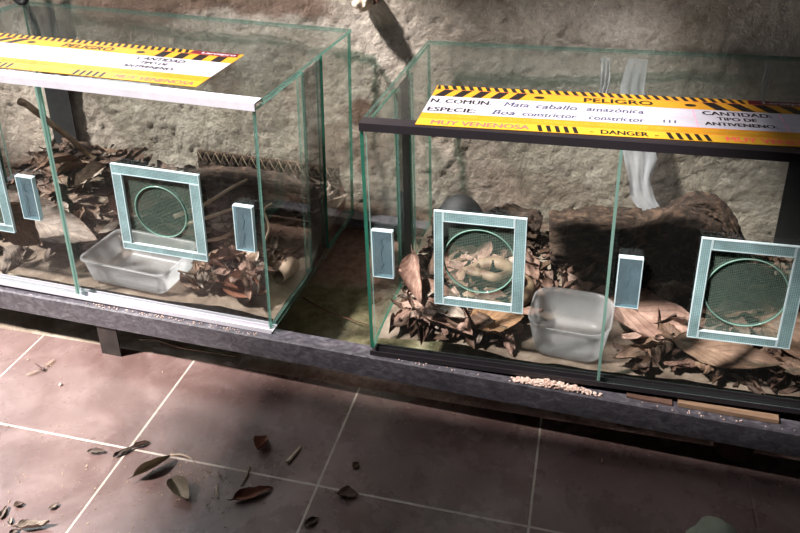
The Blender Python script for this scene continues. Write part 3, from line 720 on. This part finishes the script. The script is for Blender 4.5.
o = obj('hollow_log', log_bm([(.275, .345, .062), (.36, .352, .070), (.45, .362, .076)], [.058, .062, .062], seed=3, hollow=.5, grooves=.24), M['bark'], M=FR)
tagit(o, 'dark brown log lying along the back behind the plastic tub, right terrarium', 'log')
# gnarled stump arching up at the back
bm = bmesh.new()
sp = spline([(.40, .36, .085), (.445, .365, .135), (.50, .37, .150), (.555, .37, .145), (.60, .365, .115), (.625, .36, .050), (.632, .35, .018)], 8)
b1 = log_bm([(.425, .33, .030), (.47, .335, .085), (.53, .345, .105), (.585, .345, .080), (.612, .335, .030)], [.050, .058, .052, .042, .036], seed=9, hollow=.35, grooves=.3)
o = obj('gnarled_stump', b1, M['bark2'], M=FR); tagit(o, 'gnarled dark root stump arching behind the right handle, right terrarium', 'stump')
o = obj('bark_arch', log_bm([(.49, .395, .080), (.535, .398, .135), (.585, .398, .130), (.625, .395, .070), (.64, .39, .022)], [.030, .026, .024, .022, .024], seed=14, hollow=.3, grooves=.3), M['bark2'], M=FR)
tagit(o, 'curved piece of dark bark forming an arch behind the gnarled stump', 'bark')
# black hide
bm = bmesh.new(); n = 28; rings = []
for j in range(8):
    a = PI/2*j/7
    for rr in (1,):
        rings.append([bm.verts.new((.085+.062*math.cos(a)*math.cos(2*PI*k/n), .388+.050*math.cos(a)*math.sin(2*PI*k/n), .020+.104*math.sin(a))) for k in range(n)])
for a, b in zip(rings, rings[1:]):
    for k in range(n): bm.faces.new((a[k], a[(k+1) % n], b[(k+1) % n], b[k])).smooth = True
bmesh.ops.remove_doubles(bm, verts=bm.verts[:], dist=.0005)
bmesh.ops.solidify(bm, geom=bm.faces[:], thickness=.002)
o = obj('hide_dome', bm, M['black_plastic'], M=FR, smooth=True); tagit(o, 'black domed hide at the back left of the right terrarium', 'hide')
# dark bark slabs in the left part of the right terrarium
o = obj('bark_slab', log_bm([(.145, .385, .050), (.195, .395, .060), (.245, .395, .045)], [.036, .042, .034], seed=22, hollow=.4, grooves=.35), M['bark2'], M=FR)
tagit(o, 'dark crumpled bark slab between the black hide and the log', 'bark')

# left terrarium: woven mat, bark, root
mat_root = thing('woven_mat', 'dark woven palm mat with zigzag edge at the back of the left terrarium', 'mat', FL)
obj('mat_panel', box(-.37, -.025, .428, .436, .04, .128), M['bark'], mat_root)
bm = bmesh.new(); k = 15
for i in range(k):
    x0 = -.365+.335*i/k; x1 = x0+.335/k
    tube(bm, [(x0, .4265, .105), ((x0+x1)/2, .424, .137), (x1, .4265, .105)], .0014, 6)
    tube(bm, [(x0, .4225, .130), ((x0+x1)/2, .4225, .106), (x1, .4225, .130)], .0011, 6)
obj('zigzag_binding', bm, M['wicker'], mat_root)
o = obj('bark_slab', log_bm([(-.70, .392, .105), (-.64, .385, .100), (-.575, .38, .082), (-.52, .375, .080)], [.019, .024, .023, .018], seed=31, hollow=.3, grooves=.3), M['bark'], M=FL)
tagit(o, 'short piece of brown bark on top of the leaf heap, left terrarium', 'bark')
o = obj('bark_slab', log_bm([(-.36, .375, .075), (-.27, .372, .085), (-.16, .375, .085), (-.07, .38, .075)], [.026, .034, .034, .028], seed=33, hollow=.3, grooves=.3), M['bark2'], M=FL)
tagit(o, 'long dark bark slab in front of the woven mat, left terrarium', 'bark')
bm = tube(bmesh.new(), spline([(-.716, .300, .256), (-.700, .302, .250), (-.680, .306, .232), (-.655, .315, .203), (-.625, .33, .165), (-.600, .345, .125), (-.585, .350, .110)], 6), [.0060]+[.0085]*4+[.0075]*8+[.0068]*8+[.006]*20, 10)
o = obj('leaning_branch', bm, M['twig'], M=FL); tagit(o, 'thin brown branch leaning up above the leaves, left terrarium', 'branch')
def twig(F, pts, r, label, mat='twig', name='twig', cat='twig'):
    P = spline(pts, 5); o = obj(name, tube(bmesh.new(), P, [r*(1-.5*i/len(P)) for i in range(len(P))], 7), M[mat], M=F); return tagit(o, label, cat)
twig(FL, [(-.30, .20, .085), (-.25, .22, .105), (-.20, .26, .135), (-.17, .28, .15)], .005, 'pale twig slanting up behind the right vent, left terrarium', 'stick')
twig(FL, [(-.27, .19, .075), (-.22, .22, .09), (-.18, .25, .10)], .005, 'short pale twig just under the slanting one behind the right vent, left terrarium', 'stick')
twig(FL, [(-.215, .06, .055), (-.19, .065, .05), (-.17, .075, .045), (-.14, .08, .05)], .0018, 'thin dark stalk poking out of the front right leaf heap, left terrarium')
twig(FL, [(-.10, .20, .06), (-.085, .19, .10), (-.09, .185, .14), (-.075, .19, .155)], .003, 'thin bent twig standing behind the right handle, left terrarium', 'stick')
twig(FR, [(.04, .06, .02), (.05, .05, .04), (.065, .05, .075)], .0016, 'thin pale stalk in the front left corner, right terrarium', 'stick')
twig(FR, [(.165, .06, .03), (.155, .075, .06), (.15, .10, .09)], .0018, 'thin pale stalk behind the orange tan leaf, right terrarium', 'stick')

# boa curled behind the left vent of the right terrarium
bp = spline([(.235, .255, .030), (.250, .205, .034), (.235, .150, .040), (.190, .120, .044), (.145, .135, .046), (.125, .180, .050), (.150, .225, .058), (.195, .225, .068), (.215, .190, .074), (.195, .160, .078), (.165, .165, .080)], 8)
m = len(bp)
sn = thing('boa', 'coiled tan and brown patterned boa behind the left vent, right terrarium', 'snake', FR)
rad = [.003+.0105*math.sin(PI*min(1, i/(m*.8)+.08))**.6 if i < m*.6 else .0132-.005*(i-m*.6)/(m*.4) for i in range(m)]
obj('body', tube(bmesh.new(), bp, rad, 14), M['snake'], sn)
bm = bmesh.new(); hp = bp[-1]; dirv = (bp[-1]-bp[-3]).normalized()
tube(bm, [hp-dirv*.004, hp+dirv*.006, hp+dirv*.016, hp+dirv*.026, hp+dirv*.034, hp+dirv*.037], [.0095, .0105, .0125, .0105, .0065, .002], 12, flat=.62)
obj('head', bm, M['snake'], sn)
sd = dirv.cross(Vector((0, 0, 1))).normalized()
for q in (-1, 1):
    bm = bmesh.new(); bmesh.ops.create_uvsphere(bm, u_segments=8, v_segments=6, radius=.0016, matrix=Matrix.Translation(hp+dirv*.025+sd*q*.0092+Vector((0, 0, .003))))
    obj('eye', bm, M['silicone'], sn, smooth=True)

# ------------------------------------------------------------------ plastic containers
def tub(bm, cx, cy, z0, wx, wy, h, rc, taper, t, lip, n=6, seg=8):
    def ring(w, d, r, z):
        out = []
        for qx, qy, a0 in ((1, 1, 0), (-1, 1, PI/2), (-1, -1, PI), (1, -1, 1.5*PI)):
            for k in range(seg+1):
                a = a0+PI/2*k/seg; out.append(bm.verts.new((cx+qx*(w/2-r)+r*math.cos(a), cy+qy*(d/2-r)+r*math.sin(a), z)))
        return out
    prof = [(0.55, z0+.0005), (.93, z0+.0), (1., z0+.003)]
    R = [ring(wx*taper*p, wy*taper*p, rc*.8*p, z) for p, z in prof]
    for k in range(1, n+1): s = taper+(1-taper)*k/n; R.append(ring(wx*s, wy*s, rc*(.8+.2*k/n), z0+.003+(h-.003)*k/n))
    R.append(ring(wx+2*lip, wy+2*lip, rc+lip, z0+h)); R.append(ring(wx+2*lip, wy+2*lip, rc+lip, z0+h+.002)); R.append(ring(wx-2*t, wy-2*t, rc-t, z0+h+.002))
    for k in range(n-1, -1, -1): s = taper+(1-taper)*k/n; R.append(ring(wx*s-2*t, wy*s-2*t, rc*(.8+.2*k/n)-t, z0+.004+(h-.003)*k/n))
    R.append(ring(wx*taper*.55, wy*taper*.55, rc*.4, z0+.0030))
    m = len(R[0])
    for a, b in zip(R, R[1:]):
        for k in range(m): bm.faces.new((a[k], a[(k+1) % m], b[(k+1) % m], b[k])).smooth = True
    bm.faces.new(R[0][::-1]); bm.faces.new(R[-1])
    bmesh.ops.recalc_face_normals(bm, faces=bm.faces[:]); return bm
M1 = FR @ Matrix.Translation((.330, .088, .0135)) @ Matrix.Rotation(-.08, 4, 'Z')
o = obj('plastic_tub', tub(bmesh.new(), 0, 0, 0, .135, .125, .062, .036, .84, .0016, .0012), M['tub'], M=M1)
tagit(o, 'empty translucent plastic tub with rounded corners, in the right terrarium', 'container')
M1 = FL @ Matrix.Translation((-.312, .089, .0135)) @ Matrix.Rotation(-.05, 4, 'Z')
o = obj('plastic_box', tub(bmesh.new(), 0, 0, 0, .185, .125, .050, .018, .88, .0016, .0045), M['tub'], M=M1)
tagit(o, 'low translucent plastic food box with a rim, in the left terrarium', 'container')
# card tube
bm = bmesh.new(); a = Vector((-.040, .120, .038)); b = Vector((-.032, .172, .034)); t = (b-a).normalized(); s = t.cross(Vector((0, 0, 1))).normalized(); u = s.cross(t); n = 24; R = []
for p, r in ((a, .0165), (b, .0165), (b, .0135), (a, .0135)): R.append([bm.verts.new(p+s*r*math.cos(2*PI*k/n)+u*r*math.sin(2*PI*k/n)) for k in range(n)])
for i in range(4):
    for k in range(n): f = bm.faces.new((R[i][k], R[i][(k+1) % n], R[(i+1) % 4][(k+1) % n], R[(i+1) % 4][k])); f.smooth = i in (0, 2); f.material_index = 1 if i == 2 else 0
bmesh.ops.recalc_face_normals(bm, faces=bm.faces[:])
tagit(obj('card_tube', bm, [M['card'], M['card_in_shade']], M=FL), 'short open brown tube beside the right side glass, left terrarium', 'tube')

# pale glass reflections in the right terrarium, built as thin translucent strips
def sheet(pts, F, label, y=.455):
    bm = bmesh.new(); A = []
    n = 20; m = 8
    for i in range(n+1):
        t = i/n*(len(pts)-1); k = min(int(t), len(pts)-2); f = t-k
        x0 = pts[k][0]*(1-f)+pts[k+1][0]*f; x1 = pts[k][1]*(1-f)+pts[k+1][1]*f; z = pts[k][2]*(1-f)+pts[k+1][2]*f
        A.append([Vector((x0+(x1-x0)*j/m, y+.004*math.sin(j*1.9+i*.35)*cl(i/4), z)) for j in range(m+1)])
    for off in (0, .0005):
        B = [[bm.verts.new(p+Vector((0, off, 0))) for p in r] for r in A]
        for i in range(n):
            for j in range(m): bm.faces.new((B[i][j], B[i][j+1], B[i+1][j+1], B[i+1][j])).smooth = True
    return tagit(obj('reflection_streak', bm, M['streak_white'], M=F), label, 'plastic sheet', 'pale reflection streaks built against the back glass')
sheet([(.395, .432, .412), (.385, .430, .35), (.395, .455, .26), (.405, .470, .21), (.420, .462, .16), (.425, .475, .12), (.455, .500, .085)], FR, 'widest pale reflection streak, built as a strip at the back, right terrarium')
sheet([(.345, .362, .412), (.348, .366, .36), (.345, .362, .32)], FR, 'narrow pale reflection streak, built as a strip left of the widest one, right terrarium')
sheet([(.640, .652, .412), (.638, .650, .36), (.636, .645, .33)], FR, 'narrow pale reflection streak, built as a strip near the right end, right terrarium')

# ------------------------------------------------------------------ things round the shelf
# wall stub
st = thing('wall_stub', 'broken cream stub sticking out of the wall between the terrariums', 'wall stub', Matrix.Translation((.222, .690, .600)))
bm = bmesh.new(); bmesh.ops.create_icosphere(bm, subdivisions=4, radius=1)
for v in bm.verts:
    q = v.co.normalized(); r = 1+.35*noise.noise(q*2.1)+.12*noise.noise(q*6)
    v.co = Vector((q.x*.020*r, q.y*.030*r-.012, q.z*.020*r))
for f in bm.faces: f.smooth = True
obj('knob', bm, M['cream'], st)
obj('pipe_end', tube(bmesh.new(), [(.016, .012, .002), (.018, -.014, .003)], .011, 16), M['rust'], st)

# black hose upper left
P = spline([(-.70, .650, .52), (-.665, .655, .530), (-.648, .66, .552), (-.655, .670, .60), (-.67, .668, .70), (-.67, .71, .735), (-.67, .80, .715), (-.67, .885, .66), (-.67, .90, .55)], 8)
tagit(obj('hose', tube(bmesh.new(), P, .009, 12), M['black_plastic']), 'black hose hanging on the wall behind the left terrarium', 'hose')
P = spline([(-.60, .90, .55), (-.60, .885, .66), (-.60, .80, .712), (-.60, .71, .73), (-.60, .668, .69), (-.60, .660, .62), (-.585, .655, .566), (-.565, .66, .556), (-.55, .665, .60), (-.545, .668, .695), (-.545, .71, .73), (-.545, .80, .712), (-.545, .885, .66), (-.545, .90, .55)], 8)
tagit(obj('cable', tube(bmesh.new(), P, .006, 12), M['black_plastic']), 'thin looped black cable on the wall above the left terrarium', 'cable')

# boards under the right terrarium
def board(x0, x1, y0, y1, z0, z1, label, rot=0, mat='plank'):
    bm = box(0, x1-x0, 0, y1-y0, 0, z1-z0); bmesh.ops.subdivide_edges(bm, edges=bm.edges[:], cuts=6, use_grid_fill=True)
    for v in bm.verts: v.co += Vector((noise.noise(v.co*60)*.0012, noise.noise(v.co*50+Vector((9, 0, 0)))*.001, noise.noise(v.co*40+Vector((0, 5, 0)))*.0004))
    o = obj('wood_shim', bm, M[mat], M=Matrix.Translation((x0, y0, z0)) @ Matrix.Rotation(rot, 4, 'Z')); return tagit(o, label, 'board')
board(.868, 1.015, .183, .215, .1118, .1190, 'split raw wood shim wedged under the right end of the right terrarium', -.03)
board(.79, .86, .185, .205, .1115, .1150, 'thin dark wood sliver next to the raw shim, on the rail', -.05, 'brown_block')
# crumbs on the rail
bm = bmesh.new(); r = random.Random(5)
for i in range(420):
    x = .603+.150*r.betavariate(1.6, 2.0); y = yr(x)+.004+.011*r.random(); hgt = .010*math.sin(PI*cl((x-.60)/.158))
    s = r.uniform(.0010, .0028); c = Vector((x, y, .1108+s*.5+hgt*r.random()*.8))
    bmesh.ops.create_icosphere(bm, subdivisions=1, radius=s, matrix=Matrix.Translation(c) @ Matrix.Diagonal((1.3, 1, .8, 1)))
tagit(obj('crumbs', bm, M['crumb']), 'heap of pinkish crumbs on the front rail under the right terrarium', 'crumbs', kind='stuff')
bm = bmesh.new()
for i in range(160):
    x = r.uniform(-.2, .15) if i < 120 else r.uniform(.4, 1.1); y = yr(x)+.0035+.008*r.random() 
    s = r.uniform(.0005, .0016)
    bmesh.ops.create_icosphere(bm, subdivisions=1, radius=s, matrix=Matrix.Translation((x, y, .1108+s*.5)))
tagit(obj('grit', bm, M['crumb']), 'sparse pale grit scattered along the top of the front rail', 'grit', kind='stuff')

# support block under the rail and stone
bm = bmesh.new(); n = 28; R = []
for z, r_ in ((0, .027), (.004, .0295), (.03, .030), (.085, .029), (.0935, .026)): R.append([bm.verts.new((r_*math.cos(2*PI*k/n)*1.05*(1+.05*noise.noise((math.cos(2*PI*k/n), math.sin(2*PI*k/n), z*9))), r_*math.sin(2*PI*k/n), z)) for k in range(n)])
for a, b in zip(R, R[1:]):
    for k in range(n): bm.faces.new((a[k], a[(k+1) % n], b[(k+1) % n], b[k])).smooth = True
bm.faces.new(R[0][::-1]); bm.faces.new(R[-1])
tagit(obj('wooden_block', bm, M['brown_block'], M=Matrix.Translation((.975, .2265, 0))), 'round brown wooden block standing under the front rail at the right', 'block')
def rock(name, c, r, label, mat, cat, sc=(1, 1, 1), sub=4):
    bm = bmesh.new(); bmesh.ops.create_icosphere(bm, subdivisions=sub, radius=1)
    for v in bm.verts:
        q = v.co.normalized(); k = r*(1+.18*noise.noise(q*1.7+Vector(c)*9)+.03*noise.noise(q*7)); v.co = Vector((q.x*k*sc[0], q.y*k*sc[1], max(-r*sc[2]*.55, q.z*k*sc[2])))
    for f in bm.faces: f.smooth = True
    return tagit(obj(name, bm, M[mat], M=Matrix.Translation((c[0], c[1], c[2]+r*sc[2]*.55))), label, cat)
rock('stone', (.925, .020, 0), .036, 'smooth grey green stone on the floor at the lower right', 'stone', 'stone', (1.1, 1, .8))

# ------------------------------------------------------------------ litter on the floor
def fleaf(kind, L, W, cup, bend, cr, seed, x, y, yaw, pitch, roll, z, label, **k):
    return big(kind, L, W, cup, bend, cr, seed, I4, x, y, z, yaw, pitch, roll, label, **k)
fleaf('leaf_red', .034, .030, .9, 1.2, .10, 61, .214, .055, 1.5, .1, 0, .0035, 'curled red brown leaf on the dark tile left of the pale twig', stem=False)
fleaf('leaf_red', .062, .022, .6, .4, .08, 62, .240, -.042, .62, 0, .1, .003, 'long rusty red leaf on the floor below the curled red one')
fleaf('leaf_olive', .052, .036, .8, 1.5, .05, 63, .130, -.066, -.55, .05, 0, .004, 'wide olive brown leaf curled up at one end on the floor', stem=False)
fleaf('leaf_olive', .064, .022, 1.7, .5, .05, 64, .062, -.032, .95, .0, .5, .007, 'narrow rolled brown leaf left of the olive one')
fleaf('leaf_brown', .032, .024, .5, .5, .12, 65, .383, -.008, .2, 0, 0, .003, 'small crumpled brown leaf on the grout near the bottom middle')
fleaf('leaf_brown', .014, .012, .6, .5, .12, 66, .378, .050, 1.2, 0, 0, .002, 'tiny brown leaf scrap on the dark middle tile', stem=False)
fleaf('leaf_grey', .024, .012, .6, .5, .12, 67, .345, -.068, .9, 0, 0, .002, 'small pale leaf scrap at the bottom edge, below the crumpled brown leaf', stem=False)
fleaf('leaf_pink', .017, .011, .6, .5, .12, 68, .742, .208, .9, 0, 0, .002, 'tiny tan leaf scrap on the dark right tile, nearer the rail', stem=False)
fleaf('leaf_pink', .012, .008, .6, .5, .12, 69, .762, .152, 1.6, 0, 0, .002, 'tiny tan leaf scrap on the dark right tile, farther from the rail', stem=False)
fleaf('leaf_dark', .028, .010, .9, .5, .10, 70, .018, .010, .7, 0, 0, .002, 'dark curled leaf scrap on the crossing of the grout lines', stem=False)
fleaf('leaf_grey', .036, .010, .8, .5, .10, 71, -.001, -.010, .9, 0, 0, .002, 'pale narrow scrap lying on the left grout line', stem=False)
fleaf('leaf_grey', .028, .010, .8, .9, .12, 72, -.045, -.022, .3, 0, 0, .003, 'pale curled scrap on the sunlit left tile', stem=False)
fleaf('leaf_grey', .050, .018, .9, 1.2, .12, 73, -.052, -.172, .4, 0, 0, .003, 'curled greyish leaf at the bottom left edge of the floor')
r = random.Random(77)
for i in range(9):
    fleaf(r.choice(['leaf_grey', 'leaf_dark']), r.uniform(.012, .026), r.uniform(.006, .011), .6, .8, .12, 80+i, -.165+r.random()*.13, -.20+r.random()*.07, r.uniform(0, 3), 0, 0, .002, 'x', stem=False)
for o in list(bpy.data.objects):
    if o.get('label') == 'x': o['label'] = 'little curled leaf scrap among those in the bottom left corner'; o['group'] = 'leaf scraps in the bottom left corner'
def ftwig(pts, r0, label, mat='twig', name='twig'): return twig(I4, pts, r0, label, mat, name)
ftwig([(.268, .030, .003), (.272, .045, .0035), (.277, .066, .003)], .0034, 'short pale twig on the dark tile right of the curled red leaf', 'stick')
ftwig([(.212, .008, .002), (.216, -.012, .003), (.214, -.030, .002)], .0018, 'thin brown twig above the long rusty leaf on the floor')
ftwig([(.178, -.040, .002), (.184, -.052, .0025), (.190, -.060, .002)], .0025, 'stubby pale twig left of the long rusty leaf', 'stick')
ftwig([(.075, .002, .002), (.095, .006, .003), (.115, .002, .002)], .0018, 'thin tan twig lying along the grout, above the olive leaf', 'stick')
ftwig([(-.13, .254, .008), (-.09, .252, .014), (-.04, .246, .010), (.02, .2445, .012), (.075, .248, .008)], .0022, 'long thin dark stick lying along the mossy ledge')
ftwig([(.135, .455, .012), (.20, .415, .018), (.27, .395, .018), (.34, .385, .012)], .0016, 'thin reddish root lying on the moss between the terrariums', 'leaf_red' if 0 else 'rust', 'root')
# crumbs of litter
bm = bmesh.new()
for i in range(520):
    q = r.random()
    if q < .35: x, y = r.gauss(.155, .045), r.gauss(-.025, .022)
    elif q < .7: x, y = r.uniform(-.15, .30), r.uniform(-.18, .03)
    else: x, y = r.uniform(-.45, 1.05), r.uniform(-.15, .22)
    s = r.uniform(.0004, .0013)*(1.3 if r.random() < .1 else 1)
    bmesh.ops.create_icosphere(bm, subdivisions=1, radius=s, matrix=Matrix.Translation((x, y, s*.5)) @ Matrix.Rotation(r.random()*3, 4, 'Z') @ Matrix.Diagonal((r.uniform(1, 2.4), 1, .6, 1)))
    for f in bm.faces[-20:]: f.material_index = 0 if r.random() < .6 else 1
tagit(obj('floor_grit', bm, [M['stick'], M['twig']]), 'grit and tiny plant crumbs scattered over the floor tiles', 'grit', kind='stuff')
# insect
ins = thing('crane_fly', 'dead long-bodied winged insect lying on the sunlit left tile', 'insect', Matrix.Translation((-.262, .136, .0035)) @ Matrix.Rotation(2.75, 4, 'Z') @ Matrix.Diagonal((1, 1, 1, 1)))
obj('body', tube(bmesh.new(), [(-.006, 0, 0), (-.002, 0, .0005), (.003, 0, 0), (.008, 0, 0), (.022, 0, .001), (.027, 0, .001)], [.0008, .0028, .0024, .0010, .0009, .0004], 10), M['insect'], ins)
for q in (-1, 1):
    bm = bmesh.new(); n = 16
    for z in (0, .0003):
        f = bm.faces.new([bm.verts.new(Vector((.002+.020*(t-.0)*.35, q*(.001+.028*t), .001+z)) + Vector((.0038*w, 0, 0))) for t, w in [(0, 0), (.3, .8), (.6, 1.1), (.85, .9), (1, .2), (.9, -.6), (.6, -1.), (.3, -.6)]])
    obj('wing', bm, M['wing'], ins)
bm = bmesh.new()
for q in (-1, 1):
    for a in (-.4, .2, .9):
        tube(bm, [(0, q*.001, 0), (.006*a, q*.007, .003), (.012*a, q*.015, -.0025)], .00028, 4)
obj('legs', bm, M['insect'], ins)
# two leaves caught behind, between the terrariums
fleaf('leaf_red', .085, .045, .5, .5, .06, 91, .155, .655, 1.5, -1.15, .3, .150, 'reddish brown leaf standing against the wall behind the left terrarium')
rock('pebble', (-.205, .108, 0), .0032, 'tiny white pebble on the sunlit left tile', 'crumb', 'pebble', sub=2)

# ------------------------------------------------------------------ unseen slabs and walls added to shade the place
M['slab_dark'] = rough_mat('shade_slab_dark', [(.3, (.03, .024, .02)), (.7, (.06, .05, .04))], 5, .8, .2, .01)  # dark colour of the added shade slabs
M['unseen_wall'] = rough_mat('unseen_wall_dark', [(.3, (.05, .045, .04)), (.7, (.10, .09, .08))], 5, .9, .2, .01)
M['far'] = rough_mat('foliage_green', [(.3, (.03, .05, .02)), (.7, (.12, .17, .07))], 6, .9, .3, .02)

# ------------------------------------------------------------------ light
SUN = Vector((.47, .30, -.72)).normalized()
sun = bpy.data.lights.new('sun', 'SUN'); sun.energy = 14.5; sun.angle = math.radians(4.5); sun.color = (1, .955, .915)
so = bpy.data.objects.new('sun', sun); link(so); so.rotation_euler = SUN.to_track_quat('-Z', 'Y').to_euler(); so.location = (-3, -2, 4)
def occl(name, fx0, fx1, fy0, fy1, z, label_kind='structure', thick=.05):
    """a slab at height z whose shadow on the floor is the rectangle fx,fy"""
    off = -SUN*(z/-SUN.z)
    return obj(name, box(fx0+off.x, fx1+off.x, fy0+off.y, fy1+off.y, z, z+thick), M['slab_dark'])
for q in ((.05, 6, -4, .215), (1.20, 6, .215, 1.85), (-4, -1.05, -4, 1.85), (-1.05, .03, -4, -.42), (-1.05, .50, .92, 1.85), (.70, 1.20, .885, 1.85), (.50, .70, 1.35, 1.85)):
    o = occl('shade_slab', *q, 2.4); o['kind'] = 'structure'  # unseen slabs, added and placed by the shadow they cast
o = occl('shade_slab', .10, 5.4, -3.5, .225, 1.35); o['kind'] = 'structure'  # low slab out of view, added to shade the right floor
for nm, q in (('shade_wall_front', (-3.6, 4.2, -3.65, -3.6, 0, 2.4)), ('shade_wall_right', (2.6, 2.65, -3.6, .68, 0, 2.4)), ('shade_wall_left', (-2.25, -2.2, -3.6, .68, 0, 2.4))):
    o = obj(nm, box(*q), M['unseen_wall']); o['kind'] = 'structure'  # unseen dark walls, added to hold back sky light
o = obj('wall_back_core', box(-2.2, -.30, .745, .86, 0, .695), M['unseen_wall']); o['kind'] = 'structure'
wld = bpy.data.worlds.new('world'); SC.world = wld; wld.use_nodes = True
nt = wld.node_tree; bg = nt.nodes['Background']; bg.inputs[0].default_value = (.86, .93, 1, 1); bg.inputs[1].default_value = 3.8

# ------------------------------------------------------------------ camera
yaw, pitch, roll = .2299195, .4539004, .001543
f = Vector((-math.sin(yaw)*math.cos(pitch), math.cos(yaw)*math.cos(pitch), -math.sin(pitch)))
rt = Vector((math.cos(yaw), math.sin(yaw), 0)); up = rt.cross(f)
r2 = rt*math.cos(roll)+up*math.sin(roll); u2 = -rt*math.sin(roll)+up*math.cos(roll)
cam = bpy.data.cameras.new('camera'); co = bpy.data.objects.new('camera', cam); link(co)
Mc = Matrix((r2, u2, -f)).transposed().to_4x4(); Mc.translation = (.673857, -.81591, .976434); co.matrix_world = Mc
cam.sensor_width = 36; cam.lens = 772.32/800*36; cam.shift_x = (400-412.80)/800; cam.shift_y = -(266.5-170.46)/800; cam.clip_start = .02
SC.camera = co
SC.view_settings.view_transform = 'Standard'; SC.view_settings.look = 'None'; SC.view_settings.gamma = 1; SC.view_settings.use_curve_mapping = False
SC.view_settings.exposure = .12
SC.cycles.transparent_max_bounces = 40; SC.cycles.max_bounces = 10
